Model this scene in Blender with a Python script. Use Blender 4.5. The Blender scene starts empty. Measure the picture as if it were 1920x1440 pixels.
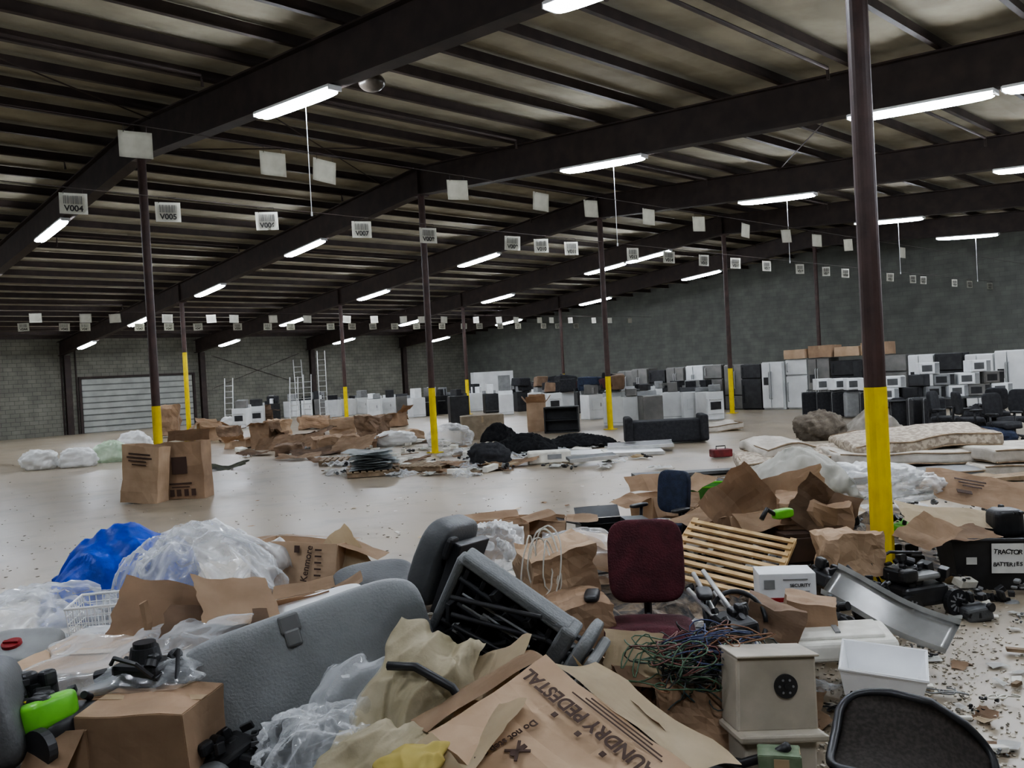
import bpy, bmesh, math, random
from math import sin,cos,pi,radians,sqrt
from mathutils import Vector, Matrix, Euler, noise
random.seed(11)
U=random.uniform
S=bpy.context.scene; COL=S.collection
V=Vector
# ------------------------------------------------------------ camera
HEAD=radians(46.1); F=1620.; HC=2.0; PIT=radians(.78); ROLL=math.atan(.054)
fw=V((cos(HEAD)*cos(PIT),sin(HEAD)*cos(PIT),-sin(PIT))); rt=V((sin(HEAD),-cos(HEAD),0)); up=rt.cross(fw)
r2=rt*cos(ROLL)-up*sin(ROLL); u2=up*cos(ROLL)+rt*sin(ROLL)
cd=bpy.data.cameras.new('camera'); cam=bpy.data.objects.new('camera',cd); COL.objects.link(cam)
m=Matrix((r2,u2,-fw)).transposed().to_4x4(); m.translation=V((0,0,HC)); cam.matrix_world=m
cd.sensor_width=36; cd.lens=F/1920*36; cd.clip_start=.05; cd.clip_end=300
S.camera=cam
VY=HEAD-pi/2
def ray(px,py): return fw+r2*((px-960)/F)+u2*((720-py)/F)
def G(px,py,z=0):
    r=ray(px,py); return V((0,0,HC))+r*((z-HC)/r.z)
def GD(px,py,d): return V((0,0,HC))+ray(px,py)*d
def GZ(px,py,z):
    p=G(px,py); p.z=z; return p
def GC(px,py):
    p=G(px,py); k=min(1,40.9/p.x,46.9/p.y); return V((p.x*k,p.y*k,0))
def proj(p):
    q=p-V((0,0,HC)); d=q.dot(fw)
    return 960+F*q.dot(r2)/d, 720-F*q.dot(u2)/d
# ------------------------------------------------------------ materials
def C(r,g,b):
    f=lambda c:((c/255+.055)/1.055)**2.4
    return (f(r),f(g),f(b),1)
MC={}
def M(name,c1,c2=None,rough=.6,metal=0,sc=6,bump=0,bsc=30,em=0,brick=None,bw=.42,bh=.21,ms=.012,mc=.5,lo=.38,hi=.66,r2_=None,stain=None):
    if name in MC: return MC[name]
    mt=bpy.data.materials.new(name); mt.use_nodes=True; N=mt.node_tree.nodes; L=mt.node_tree.links
    b=N['Principled BSDF']; c1=C(*c1); c2=C(*c2) if c2 else c1
    tc=N.new('ShaderNodeTexCoord'); vec=tc.outputs['Object']
    nz=N.new('ShaderNodeTexNoise'); nz.inputs['Scale'].default_value=sc; nz.inputs['Detail'].default_value=6
    L.new(vec,nz.inputs['Vector'])
    rp=N.new('ShaderNodeValToRGB'); e=rp.color_ramp.elements
    e[0].position=lo;e[1].position=hi;e[0].color=c2;e[1].color=c1
    L.new(nz.outputs['Fac'],rp.inputs['Fac']); out=rp.outputs['Color']
    if stain:
        n4=N.new('ShaderNodeTexNoise'); n4.inputs['Scale'].default_value=stain; n4.inputs['Detail'].default_value=8; n4.inputs['Roughness'].default_value=.65; L.new(vec,n4.inputs['Vector'])
        r4=N.new('ShaderNodeValToRGB'); e=r4.color_ramp.elements; e[0].position=.32; e[0].color=(.72,.71,.7,1); e[1].position=.5; e[1].color=(1,1,1,1)
        L.new(n4.outputs['Fac'],r4.inputs['Fac'])
        mx=N.new('ShaderNodeMix'); mx.data_type='RGBA'; mx.blend_type='MULTIPLY'; mx.inputs[0].default_value=1
        L.new(out,mx.inputs[6]); L.new(r4.outputs['Color'],mx.inputs[7]); out=mx.outputs[2]
    if brick:
        sp=N.new('ShaderNodeSeparateXYZ'); cb=N.new('ShaderNodeCombineXYZ'); L.new(vec,sp.inputs[0])
        L.new(sp.outputs[brick],cb.inputs['X']); L.new(sp.outputs['Z'],cb.inputs['Y'])
        br=N.new('ShaderNodeTexBrick'); L.new(cb.outputs[0],br.inputs['Vector'])
        br.inputs['Scale'].default_value=1; br.inputs['Brick Width'].default_value=bw; br.inputs['Row Height'].default_value=bh
        br.inputs['Mortar Size'].default_value=ms; br.inputs['Color1'].default_value=(1,1,1,1); br.inputs['Color2'].default_value=(.86,.86,.86,1); br.inputs['Mortar'].default_value=(mc,mc,mc,1)
        mx=N.new('ShaderNodeMix'); mx.data_type='RGBA'; mx.blend_type='MULTIPLY'; mx.inputs[0].default_value=1
        L.new(out,mx.inputs[6]); L.new(br.outputs['Color'],mx.inputs[7]); out=mx.outputs[2]
    L.new(out,b.inputs['Base Color'])
    b.inputs['Roughness'].default_value=rough; b.inputs['Metallic'].default_value=metal
    if r2_ is not None:
        mr=N.new('ShaderNodeMapRange'); mr.inputs['To Min'].default_value=rough; mr.inputs['To Max'].default_value=r2_; mr.inputs['From Min'].default_value=.3; mr.inputs['From Max'].default_value=.7
        L.new(nz.outputs['Fac'],mr.inputs['Value']); L.new(mr.outputs[0],b.inputs['Roughness'])
    if bump:
        n3=N.new('ShaderNodeTexNoise'); n3.inputs['Scale'].default_value=bsc; n3.inputs['Detail'].default_value=5; L.new(vec,n3.inputs['Vector'])
        bp=N.new('ShaderNodeBump'); bp.inputs['Strength'].default_value=bump; bp.inputs['Distance'].default_value=.02
        L.new(n3.outputs['Fac'],bp.inputs['Height']); L.new(bp.outputs[0],b.inputs['Normal'])
    if em:
        b.inputs['Emission Color'].default_value=c1; b.inputs['Emission Strength'].default_value=em
    MC[name]=mt; return mt
def Film(name,c,a0,a1,rough=.14,sc=4):
    mt=bpy.data.materials.new(name); mt.use_nodes=True; N=mt.node_tree.nodes; L=mt.node_tree.links; b=N['Principled BSDF']
    b.inputs['Base Color'].default_value=C(*c); b.inputs['Roughness'].default_value=rough; b.inputs['IOR'].default_value=1.6
    tc=N.new('ShaderNodeTexCoord'); rd=N.new('ShaderNodeTexNoise'); rd.noise_type='RIDGED_MULTIFRACTAL'; rd.inputs['Scale'].default_value=sc; rd.inputs['Detail'].default_value=4; rd.inputs['Distortion'].default_value=.6
    L.new(tc.outputs['Object'],rd.inputs['Vector'])
    bp=N.new('ShaderNodeBump'); bp.inputs['Strength'].default_value=1; bp.inputs['Distance'].default_value=.03; L.new(rd.outputs['Fac'],bp.inputs['Height']); L.new(bp.outputs[0],b.inputs['Normal'])
    lw=N.new('ShaderNodeLayerWeight'); lw.inputs['Blend'].default_value=.4; L.new(bp.outputs[0],lw.inputs['Normal'])
    mr=N.new('ShaderNodeMapRange'); mr.inputs['From Min'].default_value=.1; mr.inputs['From Max'].default_value=.85; mr.inputs['To Min'].default_value=a0; mr.inputs['To Max'].default_value=a1
    L.new(lw.outputs['Facing'],mr.inputs['Value']); L.new(mr.outputs[0],b.inputs['Alpha']); MC[name]=mt; return mt
card=[M('cardboard_tan',(186,160,134),(168,142,116),.8,sc=3,bump=.1,bsc=12),
      M('cardboard_brown',(164,136,110),(142,117,94),.8,sc=3,bump=.15,bsc=10),
      M('cardboard_light',(216,200,172),(200,183,154),.8,sc=3),
      M('cardboard_dark',(134,110,90),(110,90,73),.85,sc=4,bump=.2,bsc=9)]
film=Film('clear_film',(240,243,246),.07,.6,.1,3)
filmw=Film('milky_film',(240,241,241),.24,.85,.2,4)
filmo=Film('opaque_film',(236,237,236),.6,1,.3,4)
filmg=Film('green_film',(184,210,178),.55,.98,.3)
white=M('white_enamel',(222,224,224),(204,206,206),.35,sc=2)
whitep=M('white_plastic',(236,238,239),(224,226,227),.45,sc=5)
foam=M('white_foam',(230,228,219),(210,207,197),.8,sc=9)
blk=M('black_plastic',(50,50,52),(36,36,38),.42,sc=6)
blkf=M('black_fabric',(52,52,55),(38,38,41),.9,sc=14,bump=.3,bsc=60)
navy=M('navy_fabric',(48,56,78),(38,46,62),.9,sc=14,bump=.3,bsc=80)
burg=M('burgundy_fabric',(88,40,48),(70,32,38),.9,sc=10,bump=.4,bsc=90)
grayv=M('gray_vinyl',(138,140,141),(125,127,128),.55,sc=4,bump=.25,bsc=80)
grayd=M('gray_vinyl_dark',(94,95,96),(78,79,80),.5,sc=4,bump=.2,bsc=60)
steel=M('brushed_steel',(208,208,206),(184,184,182),.3,.45,sc=5)
stain=M('stainless_grey',(132,130,126),(108,107,104),.35,.3,sc=2)
brown=M('brown_steel',(78,56,51),(62,44,40),.5,sc=4,bump=.1)
dark=M('dark_steel',(64,52,47),(50,40,37),.65,sc=3)
yel=M('yellow_paint',(240,214,14),(224,196,12),.45,sc=5)
wood=M('pale_wood',(206,178,132),(178,146,102),.7,sc=8)
woodd=M('grey_wood',(150,130,106),(118,100,80),.8,sc=8)
tarp=M('blue_tarp',(26,92,225),(16,68,185),.4,sc=5,bump=.5,bsc=14)
green=M('lime_plastic',(120,205,64),(94,176,48),.35,sc=5)
beige=M('beige_plastic',(180,171,156),(162,154,140),.55,sc=5,bump=.08,bsc=6)
cloth=M('cream_cloth',(222,212,188),(196,185,156),.9,sc=6,bump=.6,bsc=12)
matt=M('quilted_cream',(190,179,162),(150,138,124),.9,sc=14,bump=.5,bsc=18,lo=.46,hi=.56)
mattw=M('mattress_white',(204,198,188),(172,165,154),.9,sc=4,bump=.2)
red=M('red_plastic',(158,36,40),(130,28,32),.45)
ink=M('black_ink',(34,31,31),None,.8)
inkb=M('brown_ink',(72,54,46),None,.8)
inkg=M('grey_ink',(88,86,84),None,.8)
paper=M('white_paper',(230,230,226),(214,214,210),.8)
greym=M('grey_plastic',(146,147,147),(128,129,129),.5)
tubw=M('tub_white',(246,247,248),(240,241,242),.4)
# ------------------------------------------------------------ mesh helpers
def nb(): return bmesh.new()
def ab(bm,c,s,rot=(0,0,0),bev=0,seg=2):
    g=bmesh.ops.create_cube(bm,size=1)['verts']
    bmesh.ops.scale(bm,verts=g,vec=V(s))
    if bev:
        ed=list({e for v in g for e in v.link_edges})
        r=bmesh.ops.bevel(bm,geom=ed+g,offset=bev,segments=seg,affect='EDGES',profile=.5)
        g=list({v for f in r['faces'] for v in f.verts}|{v for v in g if v.is_valid})
    bmesh.ops.transform(bm,matrix=Matrix.Translation(V(c))@Euler(rot).to_matrix().to_4x4(),verts=g)
    return g
def ac(bm,p1,p2,r,rb=None,seg=12):
    p1=V(p1);p2=V(p2);d=p2-p1
    g=bmesh.ops.create_cone(bm,cap_ends=True,segments=seg,radius1=r,radius2=r if rb is None else rb,depth=d.length)['verts']
    q=V((0,0,1)).rotation_difference(d.normalized())
    bmesh.ops.transform(bm,matrix=Matrix.Translation((p1+p2)/2)@q.to_matrix().to_4x4(),verts=g); return g
def se(bm,c,s,e1=.3,e2=.3,n=28,m=16,rot=(0,0,0),fn=None):
    f=lambda w,e:math.copysign(abs(w)**e,w)
    R=Matrix.Translation(V(c))@Euler(rot).to_matrix().to_4x4(); rows=[]
    def add(x,y,z):
        p=V((x*s[0]/2,y*s[1]/2,z*s[2]/2))
        if fn:p=fn(p)
        return bm.verts.new(R@p)
    for i in range(1,m):
        a=-pi/2+pi*i/m
        rows.append([add(f(cos(a),e1)*f(cos(2*pi*j/n),e2),f(cos(a),e1)*f(sin(2*pi*j/n),e2),f(sin(a),e1)) for j in range(n)])
    b=add(0,0,-1);t=add(0,0,1)
    for i in range(m-2):
        for j in range(n):
            k=(j+1)%n; bm.faces.new((rows[i][j],rows[i][k],rows[i+1][k],rows[i+1][j]))
    for j in range(n):
        k=(j+1)%n; bm.faces.new((b,rows[0][k],rows[0][j])); bm.faces.new((t,rows[-1][j],rows[-1][k]))
def tube(bm,pts,r,seg=6,closed=False):
    pts=[V(p) for p in pts]; n=len(pts); rings=[]; nr=None
    for i in range(n):
        t=(pts[(i+1)%n if closed else min(i+1,n-1)]-pts[i-1 if (closed or i>0) else 0])
        t=t.normalized() if t.length>1e-7 else V((0,0,1))
        if nr is None: nr=t.orthogonal().normalized()
        nr=(nr-t*nr.dot(t)); nr=nr.normalized() if nr.length>1e-5 else t.orthogonal().normalized()
        bn=t.cross(nr)
        rings.append([bm.verts.new(pts[i]+nr*cos(2*pi*k/seg)*r+bn*sin(2*pi*k/seg)*r) for k in range(seg)])
    for i in range(n if closed else n-1):
        a=rings[i];b=rings[(i+1)%n]
        for k in range(seg): bm.faces.new((a[k],a[(k+1)%seg],b[(k+1)%seg],b[k]))
    if not closed: bm.faces.new(rings[0][::-1]); bm.faces.new(rings[-1])
def grid(bm,nx,ny,fn,th=0):
    g=[[bm.verts.new(V(fn(i/nx,j/ny))) for i in range(nx+1)] for j in range(ny+1)]
    fs=[bm.faces.new((g[j][i],g[j][i+1],g[j+1][i+1],g[j+1][i])) for j in range(ny) for i in range(nx)]
    if th: bmesh.ops.solidify(bm,geom=fs,thickness=th)
def sub(bm,cuts=2): bmesh.ops.subdivide_edges(bm,edges=bm.edges[:],cuts=cuts,use_grid_fill=True)
def crumple(bm,a,fr=4,sd=None):
    o=V((U(0,99),U(0,99),U(0,99))) if sd is None else V((sd,sd,sd))
    for v in bm.verts: v.co+=noise.noise_vector(v.co*fr+o)*a
def slab(bm,x0,x1,f0,f1,ys):
    R=[[bm.verts.new((x,y,f(y))) for x,f in((x0,f0),(x1,f0),(x1,f1),(x0,f1))] for y in ys]
    for a,b in zip(R,R[1:]):
        for k in range(4): bm.faces.new((a[k],b[k],b[(k+1)%4],a[(k+1)%4]))
    bm.faces.new(R[0]); bm.faces.new(R[-1][::-1])
def tag(o,label,cat,group=None):
    o['label']=label; o['category']=cat
    if group:o['group']=group
def mk(bm,name,mat,parent=None,loc=(0,0,0),rot=(0,0,0),smooth=False,label=None,cat=None,group=None,kind=None,view=True):
    bmesh.ops.recalc_face_normals(bm,faces=bm.faces[:])
    me=bpy.data.meshes.new(name); bm.to_mesh(me); bm.free()
    if smooth:
        for p in me.polygons:p.use_smooth=True
    me.materials.append(mat)
    o=bpy.data.objects.new(name,me); COL.objects.link(o); o.location=loc
    if parent: o.parent=parent; o.rotation_euler=rot
    else: o.rotation_euler=(rot[0],rot[1],rot[2]+(VY if view else 0))
    if label and cat: tag(o,label,cat,group)
    elif label: o['label']=label
    if kind:o['kind']=kind
    return o
def thing(name,label,cat,loc,rot=(0,0,0),group=None,view=True,s=1):
    e=bpy.data.objects.new(name,None); e.empty_display_size=.1; COL.objects.link(e)
    e.location=loc; e.rotation_euler=(rot[0],rot[1],rot[2]+(VY if view else 0)); e.scale=(s,s,s); tag(e,label,cat,group); return e
def dup(o,loc,rot,label=None,scale=None,parent=None):
    n=o.copy(); COL.objects.link(n)
    if parent: n.parent=parent
    else:
        n.location=loc; n.rotation_euler=rot
        if label:n['label']=label
        if scale:n.scale=scale
    for c in list(o.children): dup(c,None,None,parent=n)
    return n
def vr(a,b=0,c=0): return (radians(a),radians(b),radians(c))
def wr(a,b=0,c=0): return (radians(a),radians(b),radians(c)+VY)
def text(s,size,mat,parent,loc,rot=(0,0,0),name='lettering',bold=0,shear=0):
    cu=bpy.data.curves.new('t','FONT'); cu.body=s; cu.size=size; cu.align_x='CENTER'; cu.align_y='CENTER'; cu.extrude=.0008; cu.offset=bold; cu.shear=shear
    o=bpy.data.objects.new('tmp',cu); COL.objects.link(o)
    me=bpy.data.meshes.new_from_object(o.evaluated_get(bpy.context.evaluated_depsgraph_get())); bpy.data.objects.remove(o)
    me.materials.clear(); me.materials.append(mat)
    t=bpy.data.objects.new(name,me); COL.objects.link(t); t.parent=parent; t.location=loc; t.rotation_euler=rot; return t
# ------------------------------------------------------------ shell
X0,X1,Y0,Y1=-7.,42.,-7.,48.2; RY=17.8
zb=lambda y:6.75-(.07*(RY-y) if y<RY else .088*(y-RY))
def struct(bm,name,mat): 
    o=mk(bm,name,mat,view=False); o['kind']='structure'; return o
bm=nb(); ab(bm,((X0+X1)/2,(Y0+Y1)/2,-.1),(X1-X0,Y1-Y0,.2))
fl=M('polished_concrete',(158,146,127),(136,125,108),.3,sc=.5,bump=.03,bsc=2,lo=.25,hi=.72,r2_=.44,stain=1.1)
struct(bm,'floor',fl)
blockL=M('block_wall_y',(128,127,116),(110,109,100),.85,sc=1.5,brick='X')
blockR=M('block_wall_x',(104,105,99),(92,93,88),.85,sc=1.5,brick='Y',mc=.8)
bm=nb(); ab(bm,((X0+X1)/2,Y1+.1,2.55),(X1-X0,.2,5.1)); struct(bm,'wall_far',blockL)
bm=nb(); ab(bm,((X0+X1)/2,Y0-.1,2.95),(X1-X0,.2,5.9)); struct(bm,'wall_rear',blockL)
ys=[Y0,RY,Y1]
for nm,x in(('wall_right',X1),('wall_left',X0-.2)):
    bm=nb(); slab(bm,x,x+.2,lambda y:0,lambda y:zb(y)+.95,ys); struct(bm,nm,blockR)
insul=M('roof_insulation',(166,160,142),(142,136,120),.95,sc=1.2,bump=.5,bsc=2.2)
PS=1.32; npur=int((Y1-Y0)/PS)
bm=nb(); n=npur*6
def rf(a,b):
    y=Y0+b*(Y1-Y0); fr=((y-Y0)/PS)%1
    return (X0+a*(X1-X0),y,zb(y)+.99-.07*sin(pi*fr)*(1+.3*noise.noise(V((a*60,y,0)))))
grid(bm,60,n,rf,.0); struct(bm,'ceiling',insul)
bm=nb(); slab(bm,-.13,.13,zb,lambda y:zb(y)+.03,[Y0+.05,RY,Y1-.05]); slab(bm,-.02,.02,lambda y:zb(y)+.03,lambda y:zb(y)+.7,[Y0+.05,RY,Y1-.05]); slab(bm,-.13,.13,lambda y:zb(y)+.7,lambda y:zb(y)+.73,[Y0+.05,RY,Y1-.05])
for y in(3,RY,33): ab(bm,(0,y,zb(y)+.36),(.22,.02,.66))
BX=[-.2,7,14.2,21.4,28.6,35.8]
b0=mk(bm,'roof_beam',dark,loc=(BX[0],0,0),view=False,label='dark brown steel roof beam following the shallow roof slope',cat='beam',group='roof beams')
for x in BX[1:]: dup(b0,(x,0,0),(0,0,0))
p0=None
for i in range(1,npur+1):
    y=Y0+i*PS
    if y>Y1-.2: break
    if p0 is None:
        bm=nb(); ab(bm,(17.5,0,.1),(X1-X0-.1,.03,.19)); ab(bm,(17.5,-.035,.012),(X1-X0-.1,.07,.015)); ab(bm,(17.5,.035,.19),(X1-X0-.1,.07,.015))
        p0=mk(bm,'roof_purlin',dark,loc=(0,y,zb(y)+.735),view=False,label='dark steel roof purlin spanning over the beams',cat='purlin',group='roof purlins')
    else: dup(p0,(0,y,zb(y)+.735),(0,0,0))
def column(x,y,ph=1.7,r=.085):
    top=zb(y)
    t=thing('steel_column','brown round steel column with yellow painted foot','column',(x,y,0),view=False,group='roof columns')
    bm=nb(); ac(bm,(0,0,ph),(0,0,top-.02),r,seg=20); ab(bm,(0,0,top-.02),(.3,.3,.03)); mk(bm,'shaft',brown,t,smooth=False)
    bm=nb(); ac(bm,(0,0,0.012),(0,0,ph),r+.004,seg=20); ab(bm,(0,0,.01),(.32,.32,.018)); mk(bm,'painted_foot',yel,t,label='bright yellow painted lower section')
for x in BX[1:]: column(x,RY)
for x in BX[1:]: column(x,33,3.45 if abs(x-14.2)<.1 else 1.75)
column(7,3.02,1.72)
for x in BX[1:]:
    bm=nb(); ab(bm,(0,0,2.05),(.3,.03,4.1));ab(bm,(0,-.13,2.05),(.03,.22,4.1)); ab(bm,(0,-.25,2.05),(.3,.03,4.1))
    mk(bm,'wall_column',dark,loc=(x+.25,Y1-.02,0),view=False,label='dark steel I-beam column against the block wall',cat='column',group='wall columns')
bm=nb(); ab(bm,(18.1,Y1-.03,1.42),(5.9,.05,2.85)); 
for i in range(1,9): ab(bm,(18.1,Y1-.07,i*.316),(5.9,.04,.03))
struct(bm,'door_1',M('roll_door',(168,170,164),(152,154,148),.55,sc=2,brick='X',bw=30,bh=.316,ms=.035,mc=.4))
bm=nb(); 
for x in(15.05,21.15): ab(bm,(x,Y1-.06,1.45),(.12,.12,2.95))
ab(bm,(18.1,Y1-.06,2.92),(6.2,.14,.1)); struct(bm,'trim_1',dark)
bm=nb()
tube(bm,[(22.3,Y1-.05,3.9),(28,Y1-.05,2)],.014); tube(bm,[(22.3,Y1-.05,2),(28,Y1-.05,3.9)],.014); struct(bm,'trim_2',dark)
bm=nb(); tube(bm,[(14.9,Y1-.06,0),(14.9,Y1-.06,4.6)],.04); tube(bm,[(14.2,Y1-.06,0),(14.2,Y1-.06,4.6)],.04); struct(bm,'trim_3',dark)
def pipe(pts,r=.035,lab='thin dark sprinkler pipe hung below the roof'):
    bm=nb(); tube(bm,pts,r,8); mk(bm,'sprinkler_pipe',dark,view=False,label=lab,cat='pipe',group='sprinkler pipes')
for y in(6.3,13.4,20.3,26.5,37):
    z=zb(y)+.62
    for k,(a,b) in enumerate(((-.0,6.3),(7.9,13.4),(15,20.8),(22.2,28),(29.2,35.2))):
        pipe([(a,y,z-.35),(a+.02,y,z),(b,y,z),(b+.02,y,z-.18)],.03)
for (xa,ya,xb,yb) in((7.1,14,14.1,19.3),(7.1,19.3,14.1,14),(-.1,24,6.9,30),(14.3,6,21.3,11.5),(-.1,12,6.9,17)):
    bm=nb(); tube(bm,[(xa,ya,zb(ya)+.66),(xb,yb,zb(yb)+.66)],.014,6); mk(bm,'brace_rod',dark,view=False,label='thin diagonal steel bracing rod under the roof',cat='rod',group='roof bracing rods')
t=thing('dome_lamp','unlit round industrial dome lamp under the beam','lamp',G(697,150,6.45),view=False)
bm=nb(); ac(bm,(0,0,.15),(0,0,.6),.02); ac(bm,(0,0,.05),(0,0,.2),.1); mk(bm,'stem',dark,t)
bm=nb(); se(bm,(0,0,-.04),(.4,.4,.26),1,1); mk(bm,'shade',M('lamp_glass',(96,88,80),(74,68,62),.3),t,smooth=True)
# light fixtures
lampm=M('lamp_glow',(238,245,255),None,em=38)
def fixture(L=2.2):
    t=thing('fluorescent_light','lit white fluorescent strip light under the roof beam','light',(0,0,0),view=False,group='fluorescent strip lights')
    bm=nb(); ab(bm,(0,0,.06),(.22,L,.045),bev=.01); ab(bm,(0,-L/2,.035),(.22,.02,.07)); ab(bm,(0,L/2,.035),(.22,.02,.07)); mk(bm,'housing',whitep,t)
    for s in(-1,1):
        bm=nb(); se(bm,(s*.052,0,-.005),(.085,L-.06,.09),.7,.3,n=24,m=10); mk(bm,'tube',lampm,t,smooth=True)
    return t
LX=[-.2,7,14.2,21.4,28.6,35.8]; LY=[-1,5.2,11.6,23.55,30.3,37.1,43.8]
proto=None
for y in LY:
    for x in LX:
        sl=math.atan(.07) if y<RY else -math.atan(.088)
        z=zb(y)-.095; xx=x-.08
        if proto is None: proto=fixture(); o=proto; o.location=(xx,y,z); o.rotation_euler=(sl,0,0)
        else: o=dup(proto,(xx,y,z),(sl,0,0))
        if (y,x) in((5.2,14.2),(23.55,28.6)):
            o=dup(proto,(xx,y-2.3,zb(y-2.3)-.095),(sl,0,0))
        if y==11.6 and x>0:
            bm=nb(); ac(bm,(0,0,-1.62),(0,0,.0),.006,seg=6); ac(bm,(0,0,-1.66),(0,0,-1.6),.015,seg=8)
            c=mk(bm,'pull_cord',whitep,loc=(xx,y-.3,z-.07),view=False,label='thin white pull cord hanging from strip light',cat='cord',group='light cords')
def hit(px,py,yy):
    r=ray(px,py); return V((0,0,HC))+r*(yy/r.y)
scard=M('sign_card',(200,198,186),(186,184,172),.7)
def sign(x,y,z,txt=None,s=1):
    k=.5 if txt else 1
    t=thing('hanging_sign','white location sign with barcode hanging from wire' if txt else 'blank white sign card hanging from wire','sign',(x,y,z),rot=(U(-.05,.05),U(-.08,.08)*k,U(-.2,.1)*k-(.25 if txt else 0)),view=False,group='hanging aisle signs',s=s)
    bm=nb(); grid(bm,6,4,lambda a,b:((a-.5)*.44,.008*sin(a*5),(b-1)*.36),.004); mk(bm,'card',scard,t,smooth=True)
    bm=nb(); tube(bm,[(-.15,0,-.02),(-.15,0,.09),(.15,0,.09),(.15,0,-.02)],.005,5)
    mk(bm,'hanger',dark,t)
    if txt:
        text(txt,.14,ink,t,(0,-.022,-.27),(pi/2,0,0),bold=.004)
        bm=nb(); xx=-.15
        while xx<.15:
            w=random.choice((.006,.01,.014)); ab(bm,(xx,-.02,-.12),(w,.003,.14)); xx+=w+random.choice((.01,.014))
        mk(bm,'barcode',inkg,t)
nums=list(range(4,12))+list(range(13,27))
xs=[142,318,502,679,803,961,1014,1070,1185,1253,1318,1377,1435,1497,1546,1582,1666,1708,1728,1786,1814,1866]
for n_,px in zip(nums,xs):
    p=hit(px,450,12.65); sign(min(p.x,41.5),12.65,4.78,'V%03d'%n_,.8)
for px in(262,517,614,860,1016,1108,1216,1309,1397,1471,1529,1587,1689):
    p=hit(px,400,9.35); sign(p.x,9.35,4.78,None,.78)
for i in range(26): sign(2.5+i*1.48+U(-.4,.4),31.3,4.78,None,.85)
for i in range(26): sign(3.0+i*1.46+U(-.4,.4),35.4,4.78,'V%03d'%(40+i),.85)
for y in(9.35,12.65,31.3,35.4):
    bm=nb(); ac(bm,(X0+.02,y,4.85),(X1-.02,y,4.85),.006,seg=5); mk(bm,'suspension_wire',dark,view=False,label='thin taut wire carrying the hanging signs',cat='wire',group='sign wires')
# ------------------------------------------------------------ object makers
def box(loc,w,d,h,rot=(0,0,0),mat=None,open_=True,cr=.012,label='brown cardboard box with open flaps',name='cardboard_box',flap=None,bars=None,group=None,nf=4):
    mat=mat or card[0]; t=thing(name,label,'box',loc,rot,group=group); th=.008
    bm=nb()
    for c,s in(((0,-d/2,h/2),(w,th,h)),((0,d/2,h/2),(w,th,h)),((-w/2,0,h/2),(th,d,h)),((w/2,0,h/2),(th,d,h)),((0,0,th/2),(w,d,th))): ab(bm,c,s)
    if not open_: ab(bm,(0,0,h),(w,d,th))
    sub(bm,4); crumple(bm,cr,3); mk(bm,'body',mat,t)
    if open_:
        k=0
        for (cx,cy,ax,sg,L,W) in((0,d/2,'x',-1,w,d/2),(-w/2,0,'y',-1,d,w/2),(w/2,0,'y',1,d,w/2),(0,-d/2,'x',1,w,d/2)):
            if k>=nf:break
            k+=1
            a=radians(U(-70,50) if flap is None else flap+U(-12,12))*1.0
            bm=nb()
            if ax=='x': grid(bm,5,4,lambda p,q:((p-.5)*L*.97,-sg*q*W*cos(a)*.95,q*W*sin(a)*.95),.006)
            else: grid(bm,5,4,lambda p,q:(sg*q*W*cos(a)*.95,(p-.5)*L*.97,q*W*sin(a)*.95),.006)
            crumple(bm,cr*1.2,5); mk(bm,'flap',mat,t,(cx,cy,h+.004))
    else:
        bm=nb(); ab(bm,(0,0,h+.006),(w*.99,.06,.003)); ab(bm,(0,-d/2-.006,h*.85),(.06,.003,h*.28)); mk(bm,'tape',M('packing_tape',(176,154,124),(160,138,110),.3),t)
    if bars:
        bm=nb()
        for (bx,bz,bw,bh) in bars: ab(bm,(bx*w,-d/2-cr*1.1,bz*h),(bw*w,.003,bh*h))
        mk(bm,'printing',inkb,t)
    return t
def sheet(loc,w,h,rot=(0,0,0),mat=None,fold=.3,cr=.02,name='cardboard_sheet',label='flattened brown cardboard sheet with a fold',cat='cardboard',th=.007,group=None,fx=.5):
    bm=nb(); o=V((U(0,9),U(0,9),0))
    def f(a,b):
        x=(a-.5)*w*(1+.12*noise.noise(V((b*5,0,0))+o)); y=(b-.5)*h*(1+.12*noise.noise(V((a*5,4,0))+o))
        z=abs(a-fx)*w*fold + (.0 if a<fx else (a-fx)*w*fold*.3)
        return (x,y,z)
    grid(bm,14,10,f,th); crumple(bm,cr,2.5); crumple(bm,cr*.4,9)
    return mk(bm,name,mat or card[0],loc=loc,rot=rot,label=label,cat=cat,group=group)
def bag(loc,s,mat=None,label='crumpled clear plastic bag',name='plastic_bag',amp=.3,fr=3,rot=(0,0,0),cat='bag',flat=.35,res=44):
    bm=nb(); o=V((U(0,50),U(0,50),U(0,50)))
    def f(p):
        q=V((p.x/s[0],p.y/s[1],p.z/s[2]))*fr+o
        k=noise.fractal(q,.6,2.2,4); rg=1-abs(noise.noise(q*2.3))*2; r3=1-abs(noise.noise(q*5.5))*2
        p=p*(1+amp*.8*k+amp*.4*(rg-.5)+amp*.16*(r3-.5))
        if p.z<-s[2]*flat: p.z=-s[2]*flat+(p.z+s[2]*flat)*.1
        return p+V((0,0,s[2]*flat+.0))
    se(bm,(0,0,0),s,.85,.85,n=res+14,m=int(res*.8),fn=f)
    return mk(bm,name,mat or filmw,loc=loc,rot=rot,label=label,cat=cat,smooth=True)
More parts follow.
